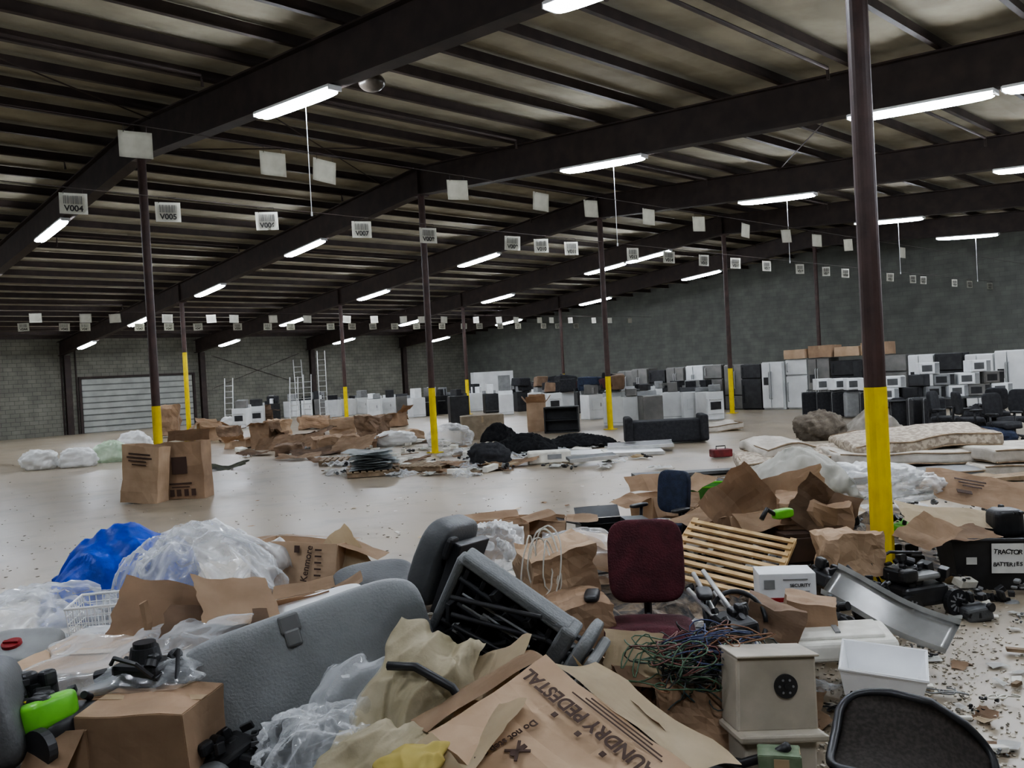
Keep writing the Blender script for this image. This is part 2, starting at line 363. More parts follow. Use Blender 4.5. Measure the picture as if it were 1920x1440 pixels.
def drape(loc,w,h,hf,mat,rot=(0,0,0),cr=.05,label='crumpled sheet',name='plastic_sheet',cat='sheet',nx=56,ny=46,th=.003,fq=1,an=1):
    o=V((U(0,50),U(0,50),0)); bm=nb()
    def f(a,b):
        ed=.1*noise.noise(V((a*4,b*4,3))+o)
        x=(a-.5+ed)*w; y=(b-.5+ed)*h
        wx=noise.noise(V((x*2,y*2,7))+o)*.3
        rg=abs(noise.noise(V(((x+wx)*3.2*fq,y*3.2*fq*an,0))+o))+.5*abs(noise.noise(V(((x+wx)*8*fq,y*8*fq*an,2))+o))
        return (x,y,hf(a,b)+cr*(1-rg*2.2)+cr)
    grid(bm,nx,ny,f,th); return mk(bm,name,mat,loc=loc,rot=rot,label=label,cat=cat,smooth=True)
def hill(H,e=1.3): return lambda a,b:H*max(0,sin(pi*a))**e*max(0,sin(pi*b))**e
def chair(loc,rot,sm,label,arms=True,group=None,s=1):
    t=thing('office_chair',label,'chair',loc,rot,group=group,s=s)
    bm=nb(); se(bm,(0,0,.47),(.52,.5,.11),.35,.42,fn=lambda p:p+V((0,0,-.12*(p.x*p.x)+ (-.04 if p.y<-.2 else 0)))); mk(bm,'seat',sm,t,smooth=True)
    bm=nb(); se(bm,(0,.27,.83),(.46,.1,.5),.45,.35,n=36,rot=(-.12,0,0),fn=lambda p:p+V((0,-.35*p.x*p.x,0))); mk(bm,'backrest',sm,t,smooth=True)
    bm=nb(); tube(bm,[(0,.05,.41),(0,.3,.41),(0,.35,.5),(0,.33,.75)],.025,8); ac(bm,(0,0,.2),(0,0,.43),.026); ac(bm,(0,0,.12),(0,0,.28),.04); ab(bm,(0,0,.41),(.22,.22,.03)); mk(bm,'gas_lift',blk,t)
    if arms:
        for q in(-1,1):
            bm=nb(); tube(bm,[(q*.2,0,.42),(q*.31,0,.42),(q*.33,.02,.5),(q*.32,.03,.66)],.02,8); se(bm,(q*.32,-.01,.68),(.09,.27,.045),.5,.5,n=18,m=10); mk(bm,'armrest',blk,t,smooth=True)
    bm=nb()
    for k in range(5):
        a=k*2*pi/5+.3; tube(bm,[(0,0,.14),(.16*cos(a),.16*sin(a),.125),(.3*cos(a),.3*sin(a),.08)],.022,8)
    mk(bm,'star_base',blk,t)
    for k in range(5):
        a=k*2*pi/5+.3; bm=nb(); x,y=.3*cos(a),.3*sin(a)
        ac(bm,(x-.025,y,.03),(x+.025,y,.03),.03); ac(bm,(x,y,.03),(x,y,.09),.01); mk(bm,'caster',blk,t)
    return t
MP=[]
def machine(loc,rot,kind='washer',mat=None,label='white washing machine',group=None,view=True,w=.69,d=.7,h=.95):
    MP.append(V(loc))
    mat=mat or white; nm={'washer':'washing_machine','dryer':'clothes_dryer','stove':'kitchen_stove'}[kind]
    t=thing(nm,label,'appliance',loc,rot,group=group,view=view)
    bm=nb(); ab(bm,(0,0,h/2+.02),(w,d,h),bev=.015); ab(bm,(0,0,.01),(w*.9,d*.9,.02)); mk(bm,'body',mat,t)
    bm=nb(); ab(bm,(0,d/2-.06,h+.09),(w,.1,.16),rot=(-.25,0,0),bev=.01); mk(bm,'control_panel',mat if U(0,1)<.5 else (greym if U(0,1)<.6 else blk),t)
    if kind=='washer':
        bm=nb(); ab(bm,(0,-.05,h+.028),(w*.8,d*.7,.015),bev=.005); mk(bm,'lid',mat,t)
        bm=nb(); ab(bm,(0,-d/2-.004,.12),(w*.96,.008,.012)); mk(bm,'kick_seam',greym,t)
    elif kind=='dryer':
        bm=nb(); ab(bm,(0,-d/2-.012,h*.6),(w*.62,.02,h*.42),bev=.008); mk(bm,'door',mat,t)
        bm=nb(); ab(bm,(w*.24,-d/2-.03,h*.6),(.03,.02,.14)); mk(bm,'door_pull',greym,t)
    else:
        bm=nb(); ab(bm,(0,-d/2-.015,h*.5),(w*.94,.03,h*.55),bev=.008); mk(bm,'oven_door',mat,t)
        bm=nb(); ab(bm,(0,-d/2-.035,h*.52),(w*.6,.008,h*.28)); mk(bm,'door_window',blk,t)
        bm=nb(); tube(bm,[(-w*.35,-d/2-.03,h*.74),(-w*.35,-d/2-.07,h*.74),(w*.35,-d/2-.07,h*.74),(w*.35,-d/2-.03,h*.74)],.012); mk(bm,'handle',steel,t)
    return t
def fridge(loc,rot,style=0,mat=None,label='white refrigerator',view=False,w=.88,h=1.75,d=.75):
    mat=mat or white; t=thing('refrigerator',label,'refrigerator',loc,rot,view=view,group='row of used refrigerators')
    bm=nb(); ab(bm,(0,.03,h/2),(w,d-.07,h-.01),bev=.008); mk(bm,'body',mat,t)
    def door(cx,cz,ww,hh,hx):
        bm=nb(); ab(bm,(cx,-d/2,cz),(ww-.012,.07,hh-.01),bev=.012); dd=mk(bm,'door',mat,t)
        bm=nb(); z0=cz-hh*.3; z1=cz+hh*.3
        tube(bm,[(hx,-d/2-.03,z0),(hx,-d/2-.075,z0+.03),(hx,-d/2-.075,z1-.03),(hx,-d/2-.03,z1)],.016); mk(bm,'handle',steel if mat is stain else (greym if mat is white else mat),dd)
    if style==0: door(0,h*.35,w-.01,h*.64,-w*.4); door(0,h*.845,w-.01,h*.3,-w*.4)
    elif style==1: 
        door(-w*.29,h*.51,w*.4,h*.95,-w*.13); door(w*.21,h*.51,w*.56,h*.95,-w*.03)
        bm=nb(); ab(bm,(-w*.29,-d/2-.037,h*.6),(w*.22,.01,.3)); mk(bm,'water_dispenser',blk,t)
    else: door(0,h*.16,w-.01,h*.3,0); door(-w*.25,h*.655,w*.49,h*.66,-w*.05); door(w*.25,h*.655,w*.49,h*.66,w*.05)
    return t
def microwave(loc,rot,mat=None,label='white microwave oven in a stack',w=.52,d=.38,h=.3,group='stacked microwaves',name='microwave_oven',cat='microwave'):
    t=thing(name,label,cat,loc,rot,group=group)
    bm=nb(); ab(bm,(0,0,h/2),(w,d,h),bev=.01); mk(bm,'body',mat or whitep,t)
    bm=nb(); ab(bm,(-w*.12,-d/2-.012,h/2),(w*.68,.02,h*.88),bev=.005); dd=mk(bm,'door',mat or whitep,t)
    bm=nb(); ab(bm,(-w*.12,-d/2-.024,h/2),(w*.5,.006,h*.55)); mk(bm,'window',grayd if mat is None else blk,dd)
    bm=nb(); ab(bm,(w*.38,-d/2-.008,h/2),(w*.2,.014,h*.85)); mk(bm,'control_panel',greym if mat is None else blk,t)
def kit(bm,n,sx,sy,sz,base=0):
    for i in range(n):
        c=(U(-sx,sx),U(-sy,sy),base+U(0,sz))
        k=random.randrange(3)
        if k==0: ab(bm,c,(U(.2,.6)*sx,U(.2,.6)*sy,U(.1,.4)*sz),rot=(U(-.4,.4),U(-.4,.4),U(0,3)),bev=.004)
        elif k==1:
            d=V((U(-1,1),U(-1,1),U(-.5,1))).normalized()*U(.2,.5)*sx; ac(bm,V(c)-d/2,V(c)+d/2,U(.1,.3)*sx,seg=14)
        else: se(bm,c,(U(.3,.8)*sx,U(.3,.7)*sy,U(.3,.6)*sz),.5,.5,n=14,m=8)
# ------------------------------------------------------------ foreground heap
def edge(px):
    P=[(-600,1250),(0,1240),(250,1180),(480,1130),(850,1110),(1150,1060),(1300,1000),(1450,950),(1700,915),(2600,900)]
    for (a,b),(c,d) in zip(P,P[1:]):
        if px<=c: return b+(d-b)*(px-a)/(c-a)
    return 900
bm=nb(); vs={}
nx,ny=130,100
RT=V((rt.x,rt.y,0)); FW=V((cos(HEAD),sin(HEAD),0))
COLP=V((7,3.02,0))
def hh(a,b):
    p=RT*a+FW*b
    px,py=proj(p)
    e=min(1,max(0,(py-edge(px))/70))
    lim=1760 if py<1130 else 1500-(py-1130)*.05
    e*=min(1,max(0,(lim-px)/120))
    if (p-COLP).length<.3: e=0
    q=V((a,b,0))
    return e*(.2+.18*noise.noise(q*.9)+.06*noise.noise(q*5)+.05*noise.cell(q*6))-.012
for i in range(nx+1):
    for j in range(ny+1):
        a=-4.2+8.6*i/nx; b=2.5+7.5*j/ny
        vs[i,j]=bm.verts.new(RT*a+FW*b+V((0,0,max(hh(a,b),-.01)+.0)))
for i in range(nx):
    for j in range(ny):
        q=(vs[i,j],vs[i+1,j],vs[i+1,j+1],vs[i,j+1])
        if max(v.co.z for v in q)>.0: bm.faces.new(q)
bmesh.ops.delete(bm,geom=[v for v in bm.verts if not v.link_faces],context='VERTS')
for v in bm.verts: v.co.z=max(v.co.z,.002)
heapm=M('mixed_rubbish',(124,108,90),(42,41,42),.8,sc=9,bump=.8,bsc=22)
o=mk(bm,'rubbish_heap',heapm,view=False,kind='stuff'); tag(o,'low mound of mixed dark scrap and torn packaging on concrete','rubbish')
def top(p):
    q=V((p.x,p.y,0)); return max(0,hh(q.dot(RT),q.dot(FW)))
# grey bench seat
t=thing('bench_seat','long grey vinyl vehicle bench seat back on its side','seat',GD(630,1400,4.2),rot=vr(-12,-12,20))
bm=nb()
def fb(p):
    p.y+=.16*(p.x/.7)**2
    return p
se(bm,(0,0,.34),(1.26,.2,.7),.36,.2,n=64,m=28,fn=fb); mk(bm,'backrest',grayv,t,smooth=True)
bm=nb(); se(bm,(-.6,-.18,.07),(.28,.42,.26),.45,.45); mk(bm,'seat_cushion',grayv,t,smooth=True)
bm=nb(); ab(bm,(-.05,-.1,.64),(.1,.03,.09),bev=.012); ab(bm,(-.05,-.112,.57),(.075,.02,.08),bev=.01); mk(bm,'belt_recess',M('vinyl_mid',(112,112,111),(100,100,99),.5),t)
bm=nb(); tube(bm,[(-.6,.02,.08),(-.2,-.1,.06),(.2,-.1,.06),(.62,.03,.08)],.014,8); mk(bm,'lower_piping',grayd,t,smooth=True)
# vehicle seat underside
t=thing('tipped_vehicle_seat','tipped grey vehicle seat showing black metal underframe','seat',GD(885,1275,4.7),rot=vr(24,34,-18),s=1.06)
bm=nb()
for c,s in(((0,0,.36),(.6,.09,.07)),((0,0,-.36),(.6,.09,.07)),((.3,0,0),(.08,.11,.78)),((-.3,0,0),(.05,.08,.7))): ab(bm,V(c)+V((0,0,.36)),s,bev=.02,seg=3)
mk(bm,'shell',grayv,t)
bm=nb(); ab(bm,(0,.03,.36),(.56,.02,.68),bev=.004)
for k in range(6): ab(bm,(-.24+k*.095,-.02,.36),(.025,.03,.64),rot=(0,U(-.05,.05),0),bev=.004)
for k in range(4): ac(bm,(-.27,-.03,.12+k*.16),(.27,-.03,.12+k*.16),.014)
for k in range(30): ab(bm,(U(-.24,.24),-.05,U(.04,.68)),(U(.03,.12),U(.03,.09),U(.02,.06)),rot=(U(-.3,.3),U(0,3),0),bev=.004)
for k in range(5): z=U(.1,.6); ac(bm,(U(-.28,-.05),-.13,z),(U(.05,.3),-.09,z+U(-.2,.2)),.012)
mk(bm,'underframe',blk,t)
bm=nb()
for k in range(5): z=U(.1,.6); ac(bm,(U(-.22,-.05),-.1,z),(U(.05,.22),-.1,z+U(-.1,.1)),.006)
for k in range(7): ab(bm,(U(-.2,.2),-.1,U(.1,.62)),(.04,.02,.02),rot=(0,U(0,3),0))
mk(bm,'steel_linkage',greym,t)
bm=nb(); se(bm,(.39,.03,.36),(.07,.26,.82),.4,.4); mk(bm,'side_bolster',grayv,t,smooth=True)
bm=nb(); ab(bm,(.46,-.02,.34),(.05,.2,.8),bev=.02,seg=3); mk(bm,'side_shell',greym,t)
t=thing('vehicle_seat','grey vinyl vehicle seat tilted against black seat frame','seat',GD(825,1120,5.5),rot=vr(-5,22,-25))
bm=nb(); se(bm,(-.08,0,.24),(.2,.5,.56),.5,.4,fn=lambda p:p+V((.3*p.z*p.z,0,0))); mk(bm,'backrest',grayd,t,smooth=True)
bm=nb(); ab(bm,(.08,0,.2),(.06,.42,.46),bev=.01); kit(bm,14,.07,.2,.4); mk(bm,'recliner_frame',blk,t)
t=thing('seat_cushion_pad','loose dark grey vinyl seat cushion lying flat','seat',GD(705,1125,5.6),rot=vr(14,-4,10))
bm=nb(); se(bm,(0,0,.1),(.55,.5,.17),.4,.45,fn=lambda p:p+V((0,0,-.3*p.x*p.x))); mk(bm,'cushion',grayd,t,smooth=True)
bm=nb(); tube(bm,[(-.2,-.26,.11),(0,-.268,.13),(.2,-.26,.11)],.008); mk(bm,'seam',blk,t)
bm=nb(); se(bm,(0,0,.25),(.3,.62,.46),.5,.4); mk(bm,'vehicle_seat',grayd,loc=GD(5,1450,3.7),rot=vr(-10,-12,25),smooth=True,label='grey vinyl vehicle seat cushion standing on edge',cat='seat')
t=thing('plastic_tub','shallow white plastic tub lying behind grey bench seat','tub',GD(590,1170,4.95),rot=vr(14,-12,8))
bm=nb(); se(bm,(0,0,.06),(.62,.36,.1),.3,.4); mk(bm,'lid',whitep,t,smooth=True)
bm=nb(); tube(bm,[(.31*math.copysign(abs(cos(k*pi/18))**.4,cos(k*pi/18)),.18*math.copysign(abs(sin(k*pi/18))**.4,sin(k*pi/18)),.06) for k in range(36)],.012,6,True); mk(bm,'rim',whitep,t,smooth=True)
# blue tarp + clear sheets
drape(GD(235,1135,6.1),.95,.95,hill(.5,.6),tarp,vr(10,0,20),.05,'crumpled bright blue tarp under clear plastic','blue_tarp','tarp')
drape(GD(385,1120,6.0),1.05,1.0,hill(.42,.6),filmw,vr(6,0,-8),.07,'large crumpled sheet of clear plastic film','plastic_sheet','plastic sheet')
drape(GD(370,1120,5.75),1.0,.8,hill(.36,.6),film,vr(6,0,25),.08,'crumpled clear plastic wrapping over blue tarp','plastic_sheet','plastic sheet')
bag(GD(80,1225,5.4),(1.0,.8,.46),film,'big billowing clear plastic bag on concrete')
bag(GD(40,1290,4.8),(.7,.6,.3),film,'crumpled clear plastic wrap by grey canister')
drape(GD(60,1200,5.6),1.1,.9,hill(.22,.6),filmw,vr(4,0,0),.06,'crumpled clear plastic film on concrete','plastic_sheet','plastic sheet')
t=thing('wire_basket','white coated wire basket half full of scrap','basket',GD(222,1205,5.0),rot=vr(0,0,12))
bm=nb(); w,d,h=.4,.3,.26
for k in range(13):
    x=-w/2+w*k/12
    tube(bm,[(x*1.12,-d/2*1.15,h),(x,-d/2,0),(x,d/2,0),(x*1.12,d/2*1.15,h)],.0035,5)
for k in range(9):
    y=-d/2+d*k/8; tube(bm,[(-w/2*1.12,y*1.15,h),(-w/2,y,0),(w/2,y,0),(w/2*1.12,y*1.15,h)],.0035,5)
for k in range(1,6):
    z=h*k/6; s=1+.13*k/6; tube(bm,[(-w/2*s,-d/2*s,z),(w/2*s,-d/2*s,z),(w/2*s,d/2*s,z),(-w/2*s,d/2*s,z)],.003,5,True)
mk(bm,'wire_mesh',whitep,t)
bm=nb(); s=1.13; tube(bm,[(-w/2*s,-d/2*s,h),(w/2*s,-d/2*s,h),(w/2*s,d/2*s,h),(-w/2*s,d/2*s,h)],.008,8,True); mk(bm,'rim',whitep,t)
# boxes on left
box(GD(295,1450,3.9),.5,.4,.34,vr(0,0,-8),card[1],False,.025,'shrink-wrapped brown cardboard box, dented','cardboard_box')
box(GD(230,1350,4.45),.92,.5,.36,vr(3,-4,-14),card[0],False,.03,'large plastic-wrapped brown cardboard carton lying flat','cardboard_box')
drape(GD(250,1238,4.3),1.0,.62,hill(.05,.4),film,vr(14,-4,-12),.025,'clear shrink wrap stretched over cardboard boxes','shrink_wrap','plastic sheet')
box(GD(150,1450,3.9),.2,.4,.26,vr(0,0,8),card[1],True,.015,'brown cardboard box with torn open end')
sheet(GD(335,1150,4.6),.62,.42,vr(36,22,24),card[1],-.08,.015,label='brown torn cardboard flap leaning on wrapped box')
sheet(GD(440,1130,4.7),.44,.4,vr(28,16,38),card[0],.1,.015,label='tan cardboard flap folded over a dark sheet',fx=.3)
sheet(GD(400,1190,4.45),.5,.4,vr(22,10,14),card[3],.1,.02,label='brown cardboard piece under folded flaps')
bm=nb(); tube(bm,[(0,0,0),(.02,.01,-.1),(0,.02,-.2)],.02,6); crumple(bm,.02,20); mk(bm,'cardboard_scrap',card[1],loc=GD(268,1130,4.4),label='torn hanging strip of brown cardboard',cat='cardboard')
t=box(GD(570,1095,6.4),.64,.4,.32,vr(-6,4,-8),card[0],True,.02,'open brown cardboard appliance box with printed side',flap=-8,nf=3)
text('Kenmore',.068,inkb,t,(.1,-.228,.18),(pi/2,radians(-82),0),bold=.001)
bm=nb(); 
for k in range(5): ab(bm,(.18,-.224,.1+k*.045),(.05,.002,.012))
ab(bm,(.02,-.224,.28),(.04,.002,.05)); mk(bm,'printing',inkb,t)
box(GD(575,1180,5.3),.4,.34,.18,vr(0,-6,10),card[0],True,.014,'small brown cardboard box with open flaps',flap=25)
sheet(GD(645,1050,6.3),.3,.42,vr(50,-30,20),card[2],.2,label='pale torn cardboard flap standing upright')
box(GD(930,1040,7.0),.5,.35,.26,vr(0,0,10),card[0],True,.015,'open cardboard box holding bag of bottles',flap=5)
bag(GD(925,1062,6.0),(.42,.4,.36),filmw,'clear plastic bag full of empty bottles','bag_of_bottles')
for k in range(6):
    bm=nb(); ac(bm,(0,0,0),(0,0,.15),.032,seg=12); ac(bm,(0,0,.15),(0,0,.19),.032,.013,seg=12); ac(bm,(0,0,.19),(0,0,.21),.014,seg=10)
    p=GD(925+U(-35,35),1040+U(-20,15),6.0+U(-.1,.1)); mk(bm,'plastic_bottle',filmw,loc=p,rot=vr(U(0,360),U(-80,80),U(0,360)),label='empty clear plastic water bottle inside bag',cat='bottle',smooth=True,group='bottles in clear bag')
t=thing('carburetor_unit','black metal engine part on wrapped box','engine part',GD(275,1280,4.1),rot=vr(0,0,-15),s=1.15)
bm=nb(); ab(bm,(0,0,.05),(.22,.16,.09),bev=.02); ac(bm,(0,0,.08),(0,0,.15),.07,.055,seg=20); ac(bm,(0,0,.15),(0,0,.17),.045,seg=20); ac(bm,(.1,0,.05),(.19,.02,.03),.035,seg=14); ac(bm,(-.1,-.02,.05),(-.2,-.05,.03),.03,seg=14); kit(bm,14,.11,.08,.09,.02); mk(bm,'housing',blk,t)
bm=nb(); tube(bm,[(-.1,-.08,.1),(-.05,-.12,.14),(.05,-.12,.12),(.1,-.09,.06)],.009); tube(bm,[(.1,.05,.1),(.16,.0,.14),(.19,-.06,.04)],.009); mk(bm,'hose',blk,t)
t=thing('lawn_mower','lime green and black lawn mower deck','mower',GD(95,1385,3.85),rot=vr(0,-8,-25))
bm=nb(); se(bm,(0,0,.06),(.42,.34,.14),.5,.5); mk(bm,'deck',blk,t,smooth=True)
bm=nb(); se(bm,(.06,-.08,.13),(.28,.26,.14),.4,.5,fn=lambda p:p+V((0,0,.2*p.x))); mk(bm,'hood',green,t,smooth=True)
bm=nb(); kit(bm,16,.15,.12,.14,.12); ac(bm,(-.1,.06,.14),(-.1,.06,.24),.07,seg=18); mk(bm,'engine',blk,t)
bm=nb(); ab(bm,(.08,-.1,.205),(.09,.05,.006)); mk(bm,'warning_label',M('label_yellow',(225,200,60)),t)
for s in(-1,1):
    bm=nb(); ac(bm,(.2*s,-.17,.03),(.2*s,-.21,.03),.085,seg=24); mk(bm,'wheel',blk,t)
t=thing('canister','grey plastic canister with round red cap','canister',GD(45,1265,4.7),rot=vr(15,0,0))
bm=nb(); se(bm,(0,0,.1),(.42,.34,.22),.4,.45); mk(bm,'body',greym,t,smooth=True)
bm=nb(); ac(bm,(0,-.04,.2),(0,-.04,.225),.05,seg=24); ab(bm,(0,-.04,.23),(.08,.02,.012)); mk(bm,'cap',red,t)
# plastic film + cloth
bag(GD(600,1465,3.65),(.5,.45,.34),film,'billowing clear plastic film over dark scrap','plastic_sheet',.3,2.0,cat='plastic sheet',res=64)
drape(GD(655,1365,3.85),.42,.62,hill(.14,.6),film,vr(38,-12,-24),.04,'clear plastic film hanging from bench seat','plastic_sheet','plastic sheet',fq=1,an=.5)
drape(GD(600,1430,3.75),.5,.45,hill(.12,.6),film,vr(25,-10,-20),.04,'creased clear plastic sheet','plastic_sheet','plastic sheet',fq=1,an=.5)
drape(GD(775,1340,3.85),.44,.78,hill(.16,.6),cloth,vr(42,14,-16),.05,'heavy crumpled cream cloth with deep folds','crumpled_cloth','cloth',70,90,fq=1.7,an=.35)
drape(GD(720,1440,3.45),.5,.34,hill(.08,.6),cloth,vr(20,0,-12),.04,'folded edge of cream cloth','crumpled_cloth','cloth',70,60,fq=1.7,an=.5)
drape(GD(775,1440,3.3),.26,.22,hill(.05,.6),M('pale_yellow',(232,216,142),(212,196,120),.8),vr(14,0,-12),.03,'pale yellow fabric edge under cream cloth','yellow_cloth','cloth')
bm=nb(); tube(bm,[(-.2,.0,.0),(-.08,0,.06),(.1,.02,.05),(.24,.03,-.04)],.02,8); mk(bm,'black_hose',blk,loc=GD(800,1290,3.72),rot=vr(0,25,-20),smooth=True,label='bent black rubber hose over cream cloth',cat='hose')
bm=nb(); tube(bm,[(-.35,.0,-.03),(-.15,0,.03),(.1,.02,.03),(.35,.03,0)],.014,8); mk(bm,'curved_bar',blk,loc=GD(985,1225,4.4),rot=vr(0,0,-10),smooth=True,label='curved black plastic bar over seat frame',cat='bar')
# pedestal box
R3=Euler((0,0,VY)).to_matrix()@Euler((radians(20),radians(-4),0)).to_matrix()@Euler((0,0,radians(124))).to_matrix()
bx=thing('appliance_box','tan cardboard appliance box with printed black lettering','box',GD(1040,1405,3.25)-R3@V((.0,0,.4)))
bx.rotation_euler=R3.to_euler()
bm=nb(); ab(bm,(0,0,.2),(.86,.6,.4)); sub(bm,7); crumple(bm,.024,4)
for v in bm.verts:
    if v.co.z>.3: v.co.z-=.012*max(0,1-abs(v.co.y-.02)/.04)
mk(bm,'body',card[0],bx)
text('LAUNDRY PEDESTAL',.085,inkb,bx,(-.0,-.17,.426),(0,0,0),bold=.002)
text('Do not step on!',.044,inkb,bx,(.14,.12,.426),(0,0,radians(90)),bold=.001)
bm=nb(); 
for k in range(3): ab(bm,(-.1+U(-.02,.02),-.232-k*.016,.424),(.5-.08*k,.005,.003))
for k in range(4): ab(bm,(-.3+k*.14,-.1,.424),(.022,.022,.003))
for a in(.8,-.8): ab(bm,(.07,.12,.424),(.1,.012,.004),rot=(0,0,a))
ac(bm,(.07,.14,.423),(.07,.14,.426),.014); ab(bm,(.07,.105,.424),(.02,.05,.003)); mk(bm,'printing',inkb,bx)
def flapc(par,L,W,loc,rot,mat): 
    bm=nb(); grid(bm,12,8,lambda p,q:((p-.5)*L*(1-.15*q*noise.noise(V((p*4,0,0)))),q*W*(1+.15*noise.noise(V((p*5,1,0)))),.03*sin(q*3)*p),.007); crumple(bm,.025,4); mk(bm,'flap',mat,par,loc,rot)
flapc(bx,.84,.3,(0,-.3,.4),(radians(-150),0,0),card[2])
flapc(bx,.84,.3,(0,.3,.4),(radians(-22),0,0),card[2])
flapc(bx,.6,.2,(.43,0,.4),(radians(-24),0,radians(-90)),card[0])
sheet(GD(900,1310,3.75),.4,.6,vr(28,-18,-28),card[2],.1,.03,label='pale cardboard flap beside printed box')
sheet(GD(880,1400,3.35),.34,.5,vr(24,-14,-40),card[2],.12,.02,label='pale folded cardboard panel over printed box')
sheet(GD(1195,1350,3.7),.3,.8,vr(18,40,38),card[2],.12,.03,label='raised cardboard flap showing its pale inside')
sheet(GD(1245,1390,3.6),.36,.5,vr(14,48,34),card[1],.1,.03,label='brown cardboard panel propped at a slant')
def lump(px,py,d,w,dd,h,rot,mat,lab,cr=.05,grp=None):
    bm=nb(); ab(bm,(0,0,h/2),(w,dd,h)); sub(bm,9); crumple(bm,cr,4); crumple(bm,cr*.45,11); return mk(bm,'crushed_box',mat,loc=GD(px,py,d) if d else px,rot=rot,label=lab,cat='box',group=grp)
lump(1075,1235,5.1,.4,.4,.36,vr(0,0,10),card[1],'crushed brown cardboard box bundled with straps')
lump(1045,1115,5.5,.4,.36,.34,vr(8,-10,20),card[0],'crumpled tan cardboard box under packing straps',.06)
lump(1110,1060,6.1,.36,.3,.2,vr(0,14,-15),card[0],'torn brown cardboard box wrapped in film',.05)
drape(GD(1090,1040,5.9),.5,.4,hill(.1,.6),film,vr(20,8,0),.04,'clear film over crushed cardboard','plastic_sheet','plastic sheet')
for k in range(6):
    bm=nb(); r=U(.1,.17); n=28
    pts=[(r*cos(2*pi*i/n)*.6+U(-.004,.004),.02*sin(4*pi*i/n)+.03*k-.08,r*1.5*sin(2*pi*i/n)) for i in range(n)]
    tube(bm,pts,.005,5,True); mk(bm,'packing_strap',foam,loc=GD(1010+U(-25,25),1060,5.3),rot=vr(0,U(-15,15),U(-50,50)),label='white plastic packing strap loop around cardboard',cat='strap',group='packing straps')
box(GD(1130,1020,7.4),.4,.3,.2,vr(0,0,5),blk,True,.006,'open black carton behind crushed cardboard',name='black_carton')
box(GD(1000,1015,7.3),.55,.3,.2,vr(0,3,-5),card[0],True,.02,'open torn cardboard box behind bottle bag')
chair(G(1226,1338),vr(-4,0,-8),burg,'burgundy fabric office chair with black armrests',s=1.0)
chair(G(1243,1062),vr(0,0,-52),navy,'dark navy task chair seen side-on with armrests',s=.86)
box(GD(1180,1330,4.4),.28,.26,.26,vr(0,6,14),card[1],True,.02,'brown cardboard box full of loose wires',flap=-30)
sheet(GD(1190,1225,4.3),.28,.22,vr(52,5,-8),card[2],.05,.015,label='pale cardboard flap standing above wire box')
lump(1305,1400,4.2,.34,.3,.32,vr(0,0,-8),card[1],'crumpled brown box sagging under tangled wires',.06)
cc=[(74,100,76),(74,82,116),(44,44,44),(170,168,160),(104,130,112),(140,104,80),(110,70,64),(60,68,66),(60,92,100)]
for k in range(40):
    m_=M('cable_%d'%(k%9),cc[k%9],None,.5); bm=nb(); pts=[]; o=U(0,90)
    for i in range(56):
        pts.append(V((.24*noise.noise(V((i*.13,o,0)))*1.6,.18*noise.noise(V((i*.13,o,5)))*1.6,.06+.14*noise.noise(V((i*.16,o,9))))))
    tube(bm,pts,.0035,5); mk(bm,'cable',m_,loc=GD(1310+U(-75,70),1265+U(-50,60),4.15+U(-.08,.08)),label='thin coloured electrical wire in a tangle',cat='cable',smooth=True,group='tangled electrical wires')
t=thing('wooden_pallet','broken pale wooden slatted pallet leaning on debris','pallet',GD(1365,1050,6.9),rot=vr(20,10,-28))
bm=nb()
for k in range(9): ab(bm,(0,-.4+k*.1,.03),(.85,.045,.018),rot=(0,0,U(-.02,.02)))
mk(bm,'slats',wood,t)
for s in(-1,1):
    bm=nb(); ab(bm,(s*.41,0,0),(.05,.95,.045)); mk(bm,'rail',wood,t)
t=thing('camera_carton','white retail carton with red band and small print','box',GD(1472,1128,5.9),rot=vr(0,0,-6))
bm=nb(); ab(bm,(0,0,.11),(.37,.24,.22),bev=.004); mk(bm,'body',whitep,t)
bm=nb(); ab(bm,(-.05,-.122,.045),(.26,.004,.03)); mk(bm,'red_band',red,t)
text('SECURITY',.03,ink,t,(.08,-.124,.14),(pi/2,0,0),bold=.0005)
bm=nb(); ab(bm,(-.12,-.123,.15),(.07,.004,.06)); ab(bm,(.05,-.123,.18),(.16,.004,.008)); ab(bm,(.08,-.123,.1),(.12,.004,.006)); ab(bm,(.08,-.123,.085),(.1,.004,.006)); mk(bm,'printing',greym,t)
lump(1520,1180,5.3,.3,.26,.2,vr(0,4,-15),card[1],'small crumpled brown cardboard box',.03)
lump(1440,1195,5.1,.3,.2,.2,vr(0,14,-15),card[3],'small torn brown cardboard box',.04)
t=thing('appliance_pan','off-white moulded plastic appliance pan','plastic pan',GD(1570,1225,5.1),rot=vr(0,-3,-10))
bm=nb(); ab(bm,(0,0,.07),(.62,.4,.12),bev=.03,seg=3); ab(bm,(0,0,.135),(.5,.3,.03),bev=.012); mk(bm,'shell',foam,t)
bm=nb()
for x in(-.25,.25): ab(bm,(x,-.21,.07),(.06,.03,.05),bev=.008)
ab(bm,(0,0,.155),(.03,.2,.01)); mk(bm,'latch',greym,t)
t=thing('sheet_metal_tray','bent shiny silver sheet metal tray','metal tray',GD(1665,1145,5.5),rot=vr(30,20,-38))
bm=nb(); grid(bm,16,8,lambda a,b:((a-.5)*.78,(b-.5)*.26,.03*cos(a*5)),.004); mk(bm,'panel',steel,t,smooth=True)
bm=nb(); grid(bm,16,3,lambda a,b:((a-.5)*.78,.13,b*.05+.03*cos(a*5)),.004);grid(bm,16,3,lambda a,b:((a-.5)*.78,-.13,b*.05+.03*cos(a*5)),.004); mk(bm,'folded_edge',steel,t)
